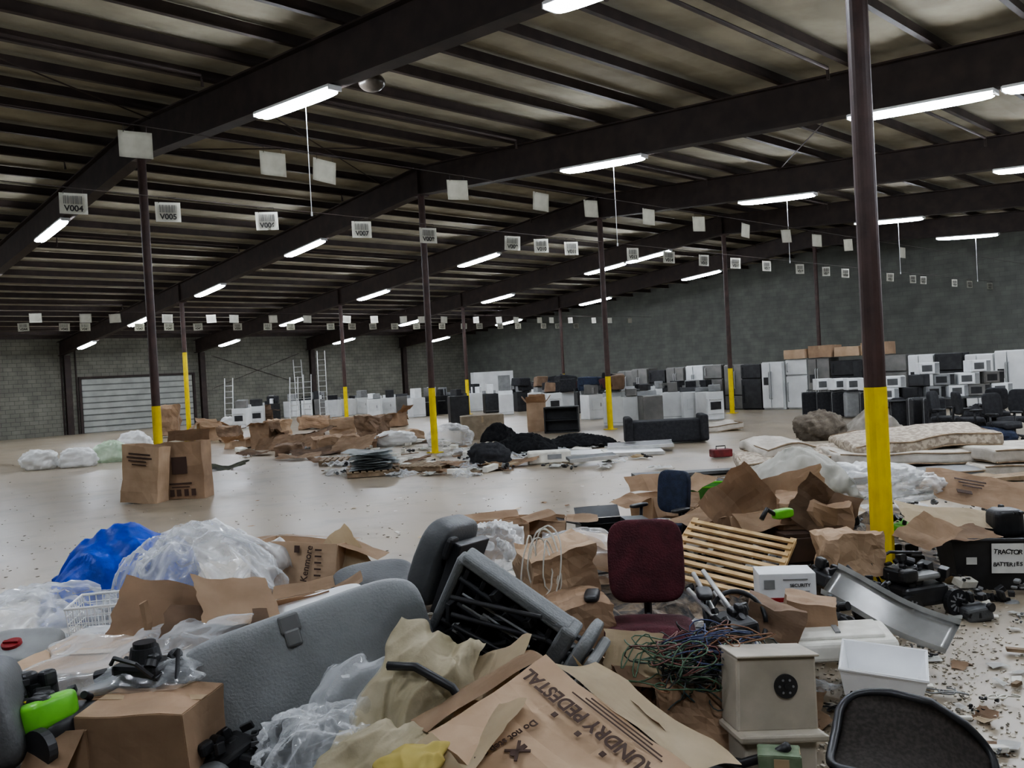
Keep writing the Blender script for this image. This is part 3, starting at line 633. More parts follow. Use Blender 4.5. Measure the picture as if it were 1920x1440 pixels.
def tub(bm,w,d,h,fl=1.25,th=.008):
    def ring(s,z,k=0): return [bm.verts.new((x*(w/2*s-k),y*(d/2*s-k),z)) for x,y in((-1,-1),(1,-1),(1,1),(-1,1))]
    R=[ring(1,0),ring(fl,h),ring(fl,h,th),ring(1,th,th)]
    for a,b in zip(R,R[1:]):
        for k in range(4): bm.faces.new((a[k],a[(k+1)%4],b[(k+1)%4],b[k]))
    bm.faces.new(R[0][::-1]); bm.faces.new(R[3])
t=thing('storage_tub','empty white rectangular plastic tub tilted on debris','tub',GD(1655,1288,4.7),rot=vr(10,4,-24))
bm=nb(); tub(bm,.37,.28,.16,1.16); mk(bm,'basin',tubw,t)
bm=nb(); tube(bm,[(-.2146,-.1624,.16),(.2146,-.1624,.16),(.2146,.1624,.16),(-.2146,.1624,.16)],.01,6,True); mk(bm,'rim',tubw,t)
# beige console
t=thing('plastic_console','beige plastic console with flared top and round vent','cabinet',GD(1452,1465,3.85),rot=vr(-6,3,4),s=.9)
bm=nb(); ab(bm,(0,.02,.1),(.36,.26,.26),bev=.012)
g=ab(bm,(0,.0,.25),(.44,.34,.04),bev=.012)
for v in g:
    if v.co.z>.26: v.co.x*=.92
g=ab(bm,(0,.04,.44),(.41,.25,.36),bev=.015)
for v in g:
    if v.co.z>.45: v.co.x*=.98
ab(bm,(0,.03,.625),(.42,.28,.012),bev=.005); crumple(bm,.006,5); mk(bm,'body',beige,t)
bm=nb(); ac(bm,(.04,-.1,.48),(.04,-.088,.48),.058,seg=28)
ac(bm,(.04,-.108,.48),(.04,-.094,.48),.012,seg=10); mk(bm,'round_vent',blk,t)
bm=nb()
for k in range(6): ac(bm,(.04+.034*cos(k*1.047),-.106,.48+.034*sin(k*1.047)),(.04+.034*cos(k*1.047),-.094,.48+.034*sin(k*1.047)),.006,seg=8)
mk(bm,'vent_holes',greym,t)
box(GD(1465,1465,3.55),.16,.12,.12,vr(0,0,-12),M('green_carton',(128,140,118),(96,112,86),.6,sc=14),False,.012,'small crumpled pale green printed carton',name='small_carton')
t=thing('lidded_bin','dark lidded bin with bent handle beside beige console','bin',GD(1385,1450,3.7),rot=vr(-5,10,-50))
bm=nb(); tube(bm,[(-.15,0,0),(0,.02,.04),(.15,0,.16),(.2,0,.22)],.02,8); mk(bm,'handle',blk,t,smooth=True)
bm=nb(); ab(bm,(0,0,-.08),(.3,.2,.12),bev=.02); mk(bm,'body',grayd,t)
t=thing('mesh_chair_back','dark mesh chair backrest frame slumped on concrete','chair back',GD(1705,1448,3.85),rot=vr(20,22,-24),s=1.08)
meshm=M('grey_mesh',(88,81,75),(66,60,56),.8,sc=60)
cz=lambda x:.1*cos(x*4.5)
bm=nb(); grid(bm,18,12,lambda a,b:((a-.5)*.6,(b-.5)*.5,cz((a-.5)*.6)+.05*(b-.5)**2*4),.006); crumple(bm,.02,4,3); mk(bm,'mesh_panel',meshm,t,smooth=True)
bm=nb(); P=[]
for k in range(48):
    a=2*pi*k/48; x=.31*math.copysign(abs(cos(a))**.35,cos(a)); y=.265*math.copysign(abs(sin(a))**.35,sin(a)); P.append((x,y,cz(x)+.05*(y/.5)**2*4))
tube(bm,P,.018,8,True); crumple(bm,.02,4,3); mk(bm,'frame',blk,t,smooth=True)
bm=nb(); tube(bm,[(.28,.22,.05),(.4,.14,-.02),(.48,-.08,-.05),(.45,-.3,-.1)],.028,8); mk(bm,'support_arm',blk,t,smooth=True)
bm=nb(); se(bm,(.4,-.1,-.06),(.22,.38,.08),.4,.4); mk(bm,'seat_pan',grayd,t,smooth=True)
for k,(a,b) in enumerate((((1300,1075,5.2),(1400,1260,4.5)),((1318,1070,5.2),(1440,1240,4.6)),((1340,1110,5.2),(1425,1210,4.7)),((1290,1105,5.1),(1420,1240,4.55)))):
    bm=nb(); tube(bm,[GD(*a),(GD(*a)+GD(*b))/2,GD(*b)],.014,10); mk(bm,'metal_tube',steel,view=False,label='long silver metal tube lying on debris',cat='tube',smooth=True,group='metal tubes')
bm=nb(); tube(bm,[(.16*cos(i*.23),.16*sin(i*.23),.01*i/20) for i in range(27)],.014,8,False); mk(bm,'steering_hoop',blk,loc=GD(1385,1160,5.0),rot=vr(60,10,0),smooth=True,label='curved black plastic hoop among metal tubes',cat='hoop')
# battery bin
t=thing('battery_bin','large black plastic bin with handwritten paper sign','bin',G(1862,1092),rot=vr(0,0,-12))
bm=nb(); tub(bm,.66,.5,.42,1.18,.012); mk(bm,'bin_body',blk,t)
bm=nb(); tube(bm,[(-.389,-.295,.42),(.389,-.295,.42),(.389,.295,.42),(-.389,.295,.42)],.018,8,True); mk(bm,'rim',blk,t)
bm=nb(); ab(bm,(0,0,0),(.24,.004,.25)); s=mk(bm,'paper_sign',paper,t,(.03,-.293,.27),(radians(6),0,0),label='white paper sheet with hand lettering')
for wd,zz,dx,sz in(('TRACTOR',.055,.031,.054),('BATTERIES',-.05,.0245,.046)):
    for k,ch in enumerate(wd):
        text(ch,sz,ink,s,((k-(len(wd)-1)/2)*dx,-.004,zz+U(-.004,.004)),(pi/2,U(-.12,.12),0),'letter',.0008,U(-.05,.15))
bm=nb(); ab(bm,(0,0,0),(.08,.004,.06)); mk(bm,'small_label',paper,t,(-.24,-.29,.25),(radians(6),0,0))
bm=nb(); se(bm,(0,0,.12),(.26,.22,.24),.4,.5); kit(bm,6,.1,.1,.1,.15); mk(bm,'black_motor',blk,loc=GD(1885,1005,7.4),label='black plastic motor housing resting in bin',cat='motor')
t=thing('push_mower','black and grey push mower with spoked wheel','mower',G(1715,1150),rot=vr(0,0,18))
bm=nb(); ab(bm,(0,0,.16),(.42,.3,.16),bev=.04,seg=3); kit(bm,18,.18,.13,.2,.16); mk(bm,'engine_body',blk,t)
bm=nb(); ab(bm,(.0,-.02,.3),(.3,.22,.05),bev=.02); mk(bm,'grey_cover',greym,t)
for x,y in((-.2,-.18),(.22,-.18),(-.2,.18),(.22,.18)):
    bm=nb(); ac(bm,(x,y-.02,.1),(x,y+.02,.1),.1,seg=28); ac(bm,(x,y-.03,.1),(x,y+.03,.1),.03,seg=14); mk(bm,'wheel',blk,t)
    bm=nb(); 
    for k in range(5): ab(bm,(x,y-.024,.1),(.012,.006,.14),rot=(0,k*pi/5,0))
    mk(bm,'wheel_spokes',greym,t)
bm=nb(); tube(bm,[(-.2,.1,.2),(-.3,.1,.4),(-.1,.12,.46),(.2,.12,.42)],.012,8); mk(bm,'handlebar',blk,t,smooth=True)
# right cluster
box(G(1250,1005),.62,.5,.5,vr(0,0,20),card[0],True,.03,'open brown cardboard box beside navy chair')
t=thing('storage_bin','green plastic storage bin among boxes','bin',G(1350,985),rot=vr(0,0,-10)); bm=nb(); tub(bm,.6,.4,.5,1.15); mk(bm,'bin_body',M('green_bin',(84,150,72),(66,126,56),.5),t); bm=nb(); tube(bm,[(-.34,-.225,.5),(.34,-.225,.5),(.34,.225,.5),(-.34,.225,.5)],.012,6,True); mk(bm,'rim',green,t)
box(G(1425,1080),.75,.6,.66,vr(0,-4,12),card[0],True,.04,'large brown cardboard box with sagging torn sides',bars=[(0,.72,.5,.03),(0,.66,.4,.02),(.2,.4,.2,.1)],flap=-15)
box(G(1350,1040),.5,.45,.5,vr(0,4,-22),card[1],True,.04,'brown cardboard box with crushed rim',flap=10)
lump(1520,1040,7.6,.6,.5,.5,vr(0,5,-20),card[1],'big crumpled brown cardboard box',.07)
sheet(GD(1478,930,7.8),.7,.4,vr(60,-12,8),card[0],.1,.04,label='brown cardboard panel with printed marks')
sheet(GD(1380,950,7.7),.6,.5,vr(65,-30,25),card[1],.3,.04,label='folded brown cardboard panel standing up')
sheet(GD(1540,960,7.4),.5,.5,vr(50,30,-15),card[3],.3,.04,label='folded dark cardboard panel standing up')
drape(GD(1500,925,8.6),.95,.8,hill(.36,.6),M('white_sheet',(230,228,220),(204,202,192),.6,sc=6),vr(4,4,0),.06,'crumpled white plastic sheet over boxes','plastic_sheet','plastic sheet')
bag(GD(1625,930,8.6),(1.0,.7,.4),filmw,'large clear plastic bag on cardboard')
bag(GD(1700,935,8.8),(.7,.5,.32),filmw,'milky plastic bag slumped on cardboard')
lump(1590,1080,6.7,.4,.36,.34,vr(0,-5,15),card[0],'torn crumpled cardboard box at yellow column',.06)
sheet(GD(1775,970,7.6),.8,.45,vr(14,8,-5),card[2],.06,.03,label='flat pale cardboard panel on debris')
t=sheet(GD(1850,925,8.6),1.1,.55,vr(30,12,-10),card[0],.04,.03,label='large flat brown cardboard panel with dark print')
bm=nb(); 
for k in range(3): ab(bm,(-.15,.1-k*.05,.05),(.3-.06*k,.018,.006))
ab(bm,(-.25,-.12,.06),(.14,.05,.006)); mk(bm,'printing',inkb,t)
sheet(GD(1800,1000,7.2),.5,.35,vr(8,4,12),card[1],.1,.03)
sheet(GD(1735,1000,7.0),.5,.35,vr(18,-14,32),card[0],.1,.03)
t=thing('drawer_unit','dark brown wooden drawer unit standing in debris','furniture',G(1500,1105),rot=vr(0,0,8)); bm=nb(); ab(bm,(0,0,.26),(.4,.35,.52),bev=.006); mk(bm,'carcass',M('dark_wood',(74,56,46),(58,44,36),.5),t)
bm=nb(); ab(bm,(0,-.185,.38),(.36,.02,.2),bev=.004); ab(bm,(0,-.185,.14),(.36,.02,.2),bev=.004); mk(bm,'drawer',M('dark_wood',(58,42,34)),t)
t=thing('garden_tool','lime green and black cordless garden tool','tool',GD(1468,972,7.0),rot=vr(0,0,30),s=.8); bm=nb(); se(bm,(0,0,.05),(.26,.1,.1),.5,.5); mk(bm,'housing',green,t,smooth=True); bm=nb(); tube(bm,[(-.1,0,.05),(-.22,0,.12),(-.3,0,.03)],.025,8); mk(bm,'grip',blk,t,smooth=True)
for (px,py,d,mt,lb) in((1580,985,7.8,blk,'black'),(1700,1000,7.9,green,'green'),(1740,1010,8.2,blk,'black'),(1560,1100,6.2,blk,'black'),(1700,1060,7.3,blk,'black'),(1640,1130,6.0,blk,'black'),(1010,1290,4.4,blk,'black'),(960,1330,4.2,grayd,'grey'),(1380,1190,4.8,blk,'black'),(430,1440,3.9,blk,'black'),(500,1450,3.9,blk,'black'),(1600,1040,7.2,blk,'black'),(1560,1190,5.4,grayd,'grey'),(1630,1160,5.8,blk,'black'),(1080,1270,4.6,blk,'black'),(1800,1010,7.8,blk,'black'),(1690,1085,6.6,blk,'black'),(1830,1160,6.4,grayd,'grey'),(1880,1150,6.8,greym,'grey')):
    t=thing('machine_part','%s plastic machine part in scrap heap'%lb,'machine part',GD(px,py,d),rot=vr(U(-15,15),U(-15,15),U(0,360))); bm=nb(); ab(bm,(0,0,.05),(.26,.18,.1),bev=.02); mk(bm,'casing',mt,t); bm=nb(); kit(bm,12,.12,.09,.14,.04); mk(bm,'mechanism',blk,t)
# scrap scatter
def scrap(p,sc=1,kinds='cccppwbf',tl=14):
    k=random.choice(kinds); rot=vr(U(-tl,tl),U(-tl,tl),U(0,360)); bm=nb()
    if k=='c':
        w=U(.12,.42)*sc;h=U(.1,.3)*sc; a=U(-.4,.4); o=V((U(0,9),0,0)); grid(bm,8,6,lambda i,j:((i-.5)*w*(1+.4*noise.noise(V((j*4,0,0))+o)),(j-.5)*h*(1+.4*noise.noise(V((i*4,5,0))+o)),abs(i-.5)*w*a),.006); crumple(bm,.03*sc,5); mk(bm,'cardboard_scrap',random.choice(card),loc=p,rot=rot,label='small torn piece of brown cardboard',cat='cardboard',group='torn cardboard scraps')
    elif k=='p':
        w=U(.1,.26)*sc;h=U(.08,.22)*sc; grid(bm,8,6,lambda i,j:((i-.5)*w,(j-.5)*h,0),.003); crumple(bm,.05*sc,8)
        for v in bm.verts: v.co.z=abs(v.co.z)
        mk(bm,'paper_scrap',paper,loc=p,rot=(0,0,rot[2]),label='crumpled scrap of white paper',cat='paper',group='paper scraps')
    elif k=='w':
        ab(bm,(0,0,.02),(U(.1,.35)*sc,U(.03,.06),.02)); crumple(bm,.004,9); mk(bm,'wood_scrap',woodd,loc=p,rot=rot,label='splintered strip of grey-brown wood',cat='wood',group='wood scraps')
    elif k=='b':
        kit(bm,5,.09*sc,.07*sc,.05*sc); mk(bm,'plastic_scrap',random.choice((blk,blk,grayd,greym)),loc=p,rot=rot,label='broken piece of dark plastic',cat='plastic part',group='broken plastic scraps')
    elif k=='t':
        w=U(.25,.45)*sc; grid(bm,16,12,lambda i,j:((i-.5)*w,(j-.5)*w*.8,.05*sin(i*pi)*sin(j*pi)),.002); crumple(bm,.06*sc,7); crumple(bm,.02,20); mk(bm,'film_scrap',random.choice((film,filmw)),loc=p,rot=rot,label='torn crumpled piece of clear plastic film',cat='plastic sheet',group='torn film pieces',smooth=True)
    elif k=='y':
        o=U(0,90); pts=[V((.25*sc*noise.noise(V((i*.14,o,0)))*1.6,.25*sc*noise.noise(V((i*.14,o,5)))*1.6,.02+.04*abs(noise.noise(V((i*.16,o,9)))))) for i in range(36)]; tube(bm,pts,.005,5); mk(bm,'loose_cable',random.choice((blk,greym,foam)),loc=p,rot=(0,0,rot[2]),label='loose length of cable on scrap',cat='cable',group='loose cables',smooth=True)
    else:
        ab(bm,(0,0,.03*sc),(U(.08,.25)*sc,U(.06,.16)*sc,U(.03,.07)*sc),bev=.006); crumple(bm,.01,12); mk(bm,'foam_scrap',foam,loc=p,rot=rot,label='broken block of white packing foam',cat='foam',group='foam scraps')
def clear(px,py): return (1090<px<1350 and 1140<py<1300) or (360<px<860 and 1180<py<1440) or (90<px<420 and 1190<py<1440)
for i in range(360):
    px=U(20,1500); py=U(edge(px)+15,1440)
    if clear(px,py): continue
    p=G(px,py); p.z=top(p)+U(.03,.18); scrap(p,1.15,'cccpbbbwfty',30)
for i in range(190):
    px=U(880,1520); py=U(1030,1400)
    if clear(px,py): continue
    p=G(px,py); p.z=top(p)+U(.05,.22); scrap(p,.85,'ccpbbbwfty',35)
for i in range(110):
    px=U(1480,1920); py=U(1100,1430); p=G(px,py,0); p.z=.012; scrap(p,.45,'cppbbwffy')
for i in range(140):
    px=U(1300,1920); py=U(925,1120); p=G(px,py,0)
    p.z=top(p)+U(.02,.15); scrap(p,1.05,'cccbbbpfty',25)
bits=nb()
for i in range(2200):
    px=1700+random.gauss(0,140); py=U(1100,1440)
    p=G(px,py,.004); s=U(.005,.022); ab(bits,p,(s,s*U(.4,1),.005),rot=(U(-.3,.3),U(-.3,.3),U(0,3)))
litm=M('litter',(206,198,184),(90,84,74),.8,sc=14,lo=.4,hi=.55)
o=mk(bits,'litter_bits',litm,view=False,kind='stuff'); tag(o,'fine broken bits of plastic and paper on concrete','litter')
bits=nb()
for i in range(600):
    p=G(U(0,1400),U(870,1110),.004); s=U(.01,.035); ab(bits,p,(s,s*U(.4,1),.006),rot=(U(-.2,.2),U(-.2,.2),U(0,3)))
o=mk(bits,'floor_grit',litm,view=False,kind='stuff'); tag(o,'sparse grit and paper specks on worn concrete','litter')
# ------------------------------------------------------------ mid distance
tx=[(0,.86,.6,.03),(0,.8,.7,.03),(-.05,.74,.5,.025),(0,.68,.4,.02)]
t=box(G(272,942),.74,.34,1.04,vr(0,6,-14),card[0],True,.03,'tall brown cardboard carton leaning, with printed lines',nf=0,bars=tx)
t=box(G(352,933),.84,.42,1.04,vr(0,-1,-4),card[1],True,.03,'tall brown cardboard carton with dark printed square',flap=70,nf=1,bars=[(0,.6,.34,.3),(-.2,.12,.1,.12),(-.05,.12,.1,.12),(.12,.12,.1,.12),(.28,.12,.1,.12),(0,.28,.5,.03),(0,.22,.4,.02)])
sheet(G(425,878,.03),1.0,.5,vr(10,0,10),M('olive_carton',(94,96,72),(62,64,50),.7),.2,.04,label='crushed dark green printed carton on concrete')
for px,py,s,mt,lb in((76,880,(.95,.8,.62),filmo,'full white plastic rubbish bag on concrete'),(148,875,(1.0,.8,.6),filmo,'white plastic rubbish bag slumped on floor'),(208,866,(.95,.8,.7),filmg,'pale green plastic bag stuffed full'),(254,846,(1.1,1,.75),filmo,'large white plastic bag behind green bag'),(430,800,(.8,.6,.6),filmo,'white plastic bag near cardboard pile'),(845,835,(1.3,1,.7),filmw,'clear plastic bag beside yellow column'),(740,835,(1.2,.9,.5),filmo,'white plastic bag in mixed debris')):
    bag(G(px,py),s,mt,lb,amp=.22,res=34)
pile=[(318,818,.9,.6,1.3),(392,826,.8,.7,.7),(430,826,.8,.6,.5),(500,840,.7,.6,.8),(525,815,.8,.6,.6),(572,835,1.1,.8,.35),(628,840,1.2,.8,.35),(645,812,1.0,.8,.55),(700,816,1.1,.7,.7),(738,800,1.0,.7,.55),(770,826,.7,.6,.3),(495,795,.9,.8,.7),(590,802,1.2,.8,.5),(452,840,.8,.6,.25),(545,850,.8,.6,.25),(680,840,.8,.6,.25)]
for i,(px,py,w,d,h) in enumerate(pile):
    if i%2: box(G(px,py),w,d,h,vr(0,U(-8,8),U(-40,40)),card[(1,0,3)[i%3]],True,.06,'battered brown cardboard box in a pile',group='cardboard pile')
    else:
        bm=nb(); ab(bm,(0,0,h/2),(w,d,h)); sub(bm,7); crumple(bm,.14,2.2); crumple(bm,.06,6); mk(bm,'crushed_box',card[(1,0,3)[i%3]],loc=G(px,py,.05),rot=vr(0,0,U(0,90)),label='crushed brown cardboard box in a pile',cat='box',group='cardboard pile')
for px,py,w,h,tl in((560,830,1.6,1.0,24),(620,825,1.5,.9,18),(665,835,1.2,.8,24),(510,830,1.0,.8,35),(760,868,1.2,.7,3),(700,872,1.0,.6,3),(960,868,1.2,.7,5),(620,865,1,.6,3),(880,872,1.1,.6,3),(590,850,1.3,.7,12),(650,800,1.2,.9,30),(480,850,1.0,.6,5),(560,858,1.1,.6,4)):
    sheet(G(px,py,.2 if tl>15 else .06),w,h,vr(tl,U(-8,8),U(-25,25)),random.choice(card[:2]+[card[3]]),.12,.06)
for i in range(200):
    px=U(440,960); py=U(825,892)
    if py>862 and px<600: continue
    p=G(px,py,.03); scrap(p,1.7,'ppccwffbpt',6)
for i in range(70):
    p=G(U(850,1240),U(822,878),.03); scrap(p,1.7,'ppcwfbt',6)
for i in range(34):
    p=G(U(420,1350),U(880,1010),.012); scrap(p,.35,'ppcf',4)
def pallet(loc,rot,lab='grey weathered wooden shipping pallet'):
    t=thing('shipping_pallet',lab,'pallet',loc,rot)
    for k in range(3):
        bm=nb(); ab(bm,(0,-.45+k*.45,.06),(1.1,.05,.09)); mk(bm,'stringer',woodd,t)
    bm=nb()
    for k in range(8): ab(bm,(-.5+k*.143,0,.115),(.1,1.0,.018))
    mk(bm,'deck_boards',woodd,t)
    return t
pallet(G(700,890),vr(0,0,12)); pallet(G(800,880),vr(0,0,-20)); pallet(G(645,868),vr(0,0,5))
for k in range(9):
    bm=nb(); w=U(.8,1.0); grid(bm,10,6,lambda a,b:((a-.5)*w,(b-.5)*.7,.02*sin(a*6+k)),.02); crumple(bm,.02,4)
    p=G(700,890); p.z=.15+k*.045; mk(bm,'flattened_panel',M('pale_panel',(216,220,220),(190,194,194),.6),loc=p+V((U(-.08,.08),U(-.08,.08),0)),rot=vr(U(-2,2),U(-2,2),U(-15,15)),label='pale grey flattened panel stacked on pallet',cat='panel',group='panels stacked on pallet')
def fabric(px,py,w,h,H,lab,mt=blkf): drape(G(px,py,0),w,h,hill(H,.7),mt,vr(0,0,U(-10,10)),.06,lab,'fabric_heap','fabric',fq=1.6)
bag(G(918,873),(.9,.6,.6),blkf,'rounded black fabric bundle on debris','fabric_bundle',.2,2.4,cat='fabric')
fabric(985,850,1.6,1.3,.4,'crumpled black fabric heap on concrete'); fabric(1085,838,1.9,1.3,.25,'low heap of black fabric'); fabric(935,832,1.0,.9,.5,'dark fabric heap beside carton')
t=thing('foam_block','long white foam block with rounded ends','foam',G(1030,868),rot=vr(0,0,3)); bm=nb(); ab(bm,(0,0,.14),(.92,.4,.27),bev=.04,seg=3); crumple(bm,.01,5); mk(bm,'block',foam,t); bm=nb(); ab(bm,(.1,-.205,.15),(.3,.01,.1)); mk(bm,'recess',greym,t)
for px,py,w,h,mt,lb in((1150,852,2.2,.8,white,'white flat panel lying on concrete'),(1200,838,1.5,.8,blk,'black glass panel lying on white panel'),(1110,862,1.0,.5,grayd,'dark flat screen panel on floor')):
    t=thing('flat_panel',lb,'panel',G(px,py,.02 if mt is white else .1),rot=vr(2,U(-2,2),U(-12,12))); bm=nb(); ab(bm,(0,0,.05),(w,h,.06),bev=.01); mk(bm,'panel',mt,t); bm=nb(); ab(bm,(0,-h/2,.05),(w*1.01,.03,.075),bev=.005); ab(bm,(0,h/2,.05),(w*1.01,.03,.075),bev=.005); mk(bm,'edge_trim',steel,t)
t=thing('sofa_frame','overturned black sofa base on concrete','sofa',G(1250,832),rot=vr(0,0,-4)); bm=nb(); ab(bm,(0,.2,.32),(2.0,.7,.55),bev=.05,seg=3); crumple(bm,.03,2); mk(bm,'base',blkf,t)
for s in(-1,1):
    bm=nb(); ab(bm,(s*.93,.15,.38),(.2,.85,.66),bev=.06,seg=3); mk(bm,'armrest',blkf,t)
def mattress(loc,rot,w,d,h,mt,lb,bend=0,wob=.04):
    t=thing('mattress',lb,'mattress',loc,rot); bm=nb(); ab(bm,(0,0,h/2),(w,d,h),bev=.05,seg=3); sub(bm,4)
    o=V((U(0,9),0,0)); fz=lambda x,y:bend*(x/w*2)**2+wob*noise.noise(V((x*1.6,y*1.6,0))+o)
    for v in bm.verts: v.co.z+=fz(v.co.x,v.co.y)+(.01*noise.noise(v.co*9))
    mk(bm,'body',mt,t,smooth=True)
    bm=nb(); B=[(-w/2+.05+(w-.1)*k/10,-d/2-.003) for k in range(11)]+[(w/2-.05-(w-.1)*k/10,d/2+.003) for k in range(11)]
    for zz in(.94,.06): tube(bm,[(x,y,h*zz+fz(x,y)) for x,y in B],.012,6,True)
    mk(bm,'piping',woodd,t)
mattress(G(1318,808),vr(0,0,8),2.0,1.3,.18,mattw,'white mattress lying flat on concrete',.06)
mattress(GZ(1700,902,0),vr(0,0,4),2.5,1.3,.2,greym,'dirty grey mattress at bottom of stack')
mattress(GZ(1690,890,.23),vr(0,1,-6),2.3,1.3,.18,mattw,'stained pale mattress in a stack',.02)
mattress(GZ(1712,885,.48),vr(3,-3,-4),2.3,1.4,.2,matt,'patterned quilted mattress sagging on stack',-.05,.08)
mattress(GZ(1470,905,.0),vr(0,0,10),1.9,1.0,.12,grayd,'thin dark folded mattress pad')
mattress(GZ(1480,893,.14),vr(4,-3,-8),1.7,1.1,.2,matt,'folded cream mattress curling at its ends',.08,.1)
mattress(GZ(1470,885,.4),vr(2,4,12),1.2,1.0,.16,mattw,'cream folded foam mattress on pile',-.1,.1)
mattress(GZ(1905,892,.0),vr(0,0,-4),1.5,1.2,.24,mattw,'white mattress beside quilted mattress')
mattress(GZ(1910,890,.27),vr(0,0,3),1.5,1.2,.2,mattw,'white mattress stacked on another mattress')
bag(GZ(1540,870,.45),(.9,.7,.6),M('taupe_cloth',(120,110,98),(88,80,70),.9,sc=8,bump=.5),'crumpled brown-grey cloth bundle','cloth_bundle',.2,3,cat='cloth')
drape(GZ(1640,835,.0),1.3,.9,hill(.75,.6),mattw,vr(0,0,0),.05,'crumpled pale quilt on mattresses','quilt','blanket')
for k,(px,py,w,lb) in enumerate(((1290,892,2.0,0),(1400,908,1.8,0),(1560,925,2.4,1),(1720,915,2.4,1),(1830,905,1.6,1))):
    bm=nb(); ab(bm,(0,0,.05),(w,.35,.05)); sub(bm,2); crumple(bm,.02,3); mk(bm,'bed_slat_base',(woodd if lb else grayd),loc=G(px,py,.01+.02*k),rot=vr(0,U(-2,2),U(-12,12)),label='flat bed base panel under mattresses' if lb else 'dark flat panel on concrete',cat='panel')
t=thing('red_toolbox','small dark red metal toolbox beside mattresses','toolbox',G(1352,858),rot=vr(0,0,10)); bm=nb(); ab(bm,(0,0,.1),(.42,.25,.16),bev=.02); mk(bm,'body',M('dark_red',(120,40,42),(90,32,34)),t); bm=nb(); tube(bm,[(-.1,0,.18),(-.1,0,.24),(.1,0,.24),(.1,0,.18)],.012); mk(bm,'handle',blk,t)
t=thing('black_cabinet','tall black cabinet standing near column','cabinet',G(862,806),rot=vr(0,0,15)); bm=nb(); ab(bm,(0,0,.62),(.7,.5,1.24),bev=.01); mk(bm,'carcass',blk,t); bm=nb(); ab(bm,(0,-.26,.62),(.64,.02,1.1),bev=.005); mk(bm,'door',blk,t)
box(G(905,822),1.3,.7,.72,vr(0,0,6),M('taupe_board',(150,136,116),(132,119,100),.8),False,.03,'large taupe box with strap markings')
box(G(1008,808),.6,.6,.95,vr(0,0,-6),card[0],True,.03,'tan cardboard carton beside black cabinet',flap=60)
t=thing('black_cabinet','open black wooden cabinet box','cabinet',G(1055,810),rot=vr(0,0,-8)); bm=nb()
for c,s in(((0,0,.02),(1.1,.6,.04)),((0,0,.8),(1.1,.6,.04)),((-.53,0,.4),(.04,.6,.78)),((.53,0,.4),(.04,.6,.78)),((0,.28,.4),(1.1,.03,.78))): ab(bm,c,s)
mk(bm,'carcass',blk,t); bm=nb(); ab(bm,(0,.0,.4),(1.0,.5,.03)); mk(bm,'shelf',blk,t)
# appliances
kinds=['washer','washer','dryer','stove']
def row(pts,grp,mats=(white,white,white,white,white,stain)):
    for px,py in pts:
        k=random.choice(kinds); machine(GC(px,py),vr(0,0,U(-35,35)),k,random.choice(mats),{'washer':'used top-loading washing machine with raised control panel','dryer':'used clothes dryer with front door','stove':'used kitchen stove with oven door'}[k],grp)
row([(1112,786),(1152,798),(1186,796),(1220,796),(1262,786),(1298,786),(1332,787)],'washing machines on floor')
mm=(white,white,white,stain,blk)
row([(892+i*29,771+(i%3)*3) for i in range(16)],'appliances behind',mm)
row([(455,803),(484,797),(512,790)]+[(548+i*26,782-(i%3)*3) for i in range(13)],'far appliances',mm)
row([(975+i*33,763) for i in range(11)],'far appliances',mm)
for i in range(80):
    p=random.choice(MP)+V((U(-.15,.15),U(-.15,.15),.985)); bm=nb(); w=U(.3,.6); h=U(.2,.5); ab(bm,(0,0,h/2),(w,U(.3,.45),h),bev=.02); crumple(bm,.015,3)
    mk(bm,'small_appliance',random.choice((whitep,greym,blk,blkf,stain)),loc=p,rot=vr(0,0,U(0,180)),label='small used household appliance piled on washers',cat='appliance',group='small appliances piled up')
t=thing('office_booth','small white painted office booth','booth',G(925,764),rot=vr(0,0,10)); bm=nb(); ab(bm,(0,0,1.05),(2.3,1.4,2.1)); mk(bm,'walls',white,t); bm=nb(); ab(bm,(.6,-.71,.95),(.7,.03,1.8)); mk(bm,'door',greym,t)
for i in range(18):
    p=[q for q in MP if 955<proj(q)[0]<1180]; p=random.choice(p)+V((U(-.2,.2),U(-.2,.2),.98+.25*(i%2)))
    bm=nb(); ab(bm,(0,0,.25),(U(.5,.9),U(.4,.7),U(.3,.6)),bev=.05,seg=2); crumple(bm,.06,2)
    mk(bm,'soft_bag',random.choice((blkf,blkf,burg,navy,card[3])),loc=p,rot=vr(U(-10,10),U(-10,10),U(0,180)),label='dark soft bag piled on appliances',cat='bag',group='bags piled on appliances')
styles=[(2,stain),(1,stain),(0,blk),(2,stain),(1,white),(0,stain),(2,stain),(0,blk),(1,white),(0,white),(1,stain),(0,blk),(1,blk),(0,stain),(1,white),(0,blk),(1,white),(1,white),(0,white),(1,blk),(0,white),(1,stain)]
y=24.5
for st,mt in styles:
    nm={'white_enamel':'white','black_plastic':'black','stainless_grey':'stainless grey'}[mt.name]
    fridge((31+U(-.15,.15),y,0),(0,0,-pi/2+U(-.04,.04)),st,mt,'%s refrigerator standing in a long row'%nm,h=U(1.72,1.92)); y-=.92
for i,yy in enumerate((16.2,15.2,14.2,13.2)):
    box((31,yy,1.93),.9,.8,.34+.1*(i%2),(0,0,-pi/2-VY+U(-.1,.1)),card[i%2],False,.02,'flat brown carton on top of refrigerators')
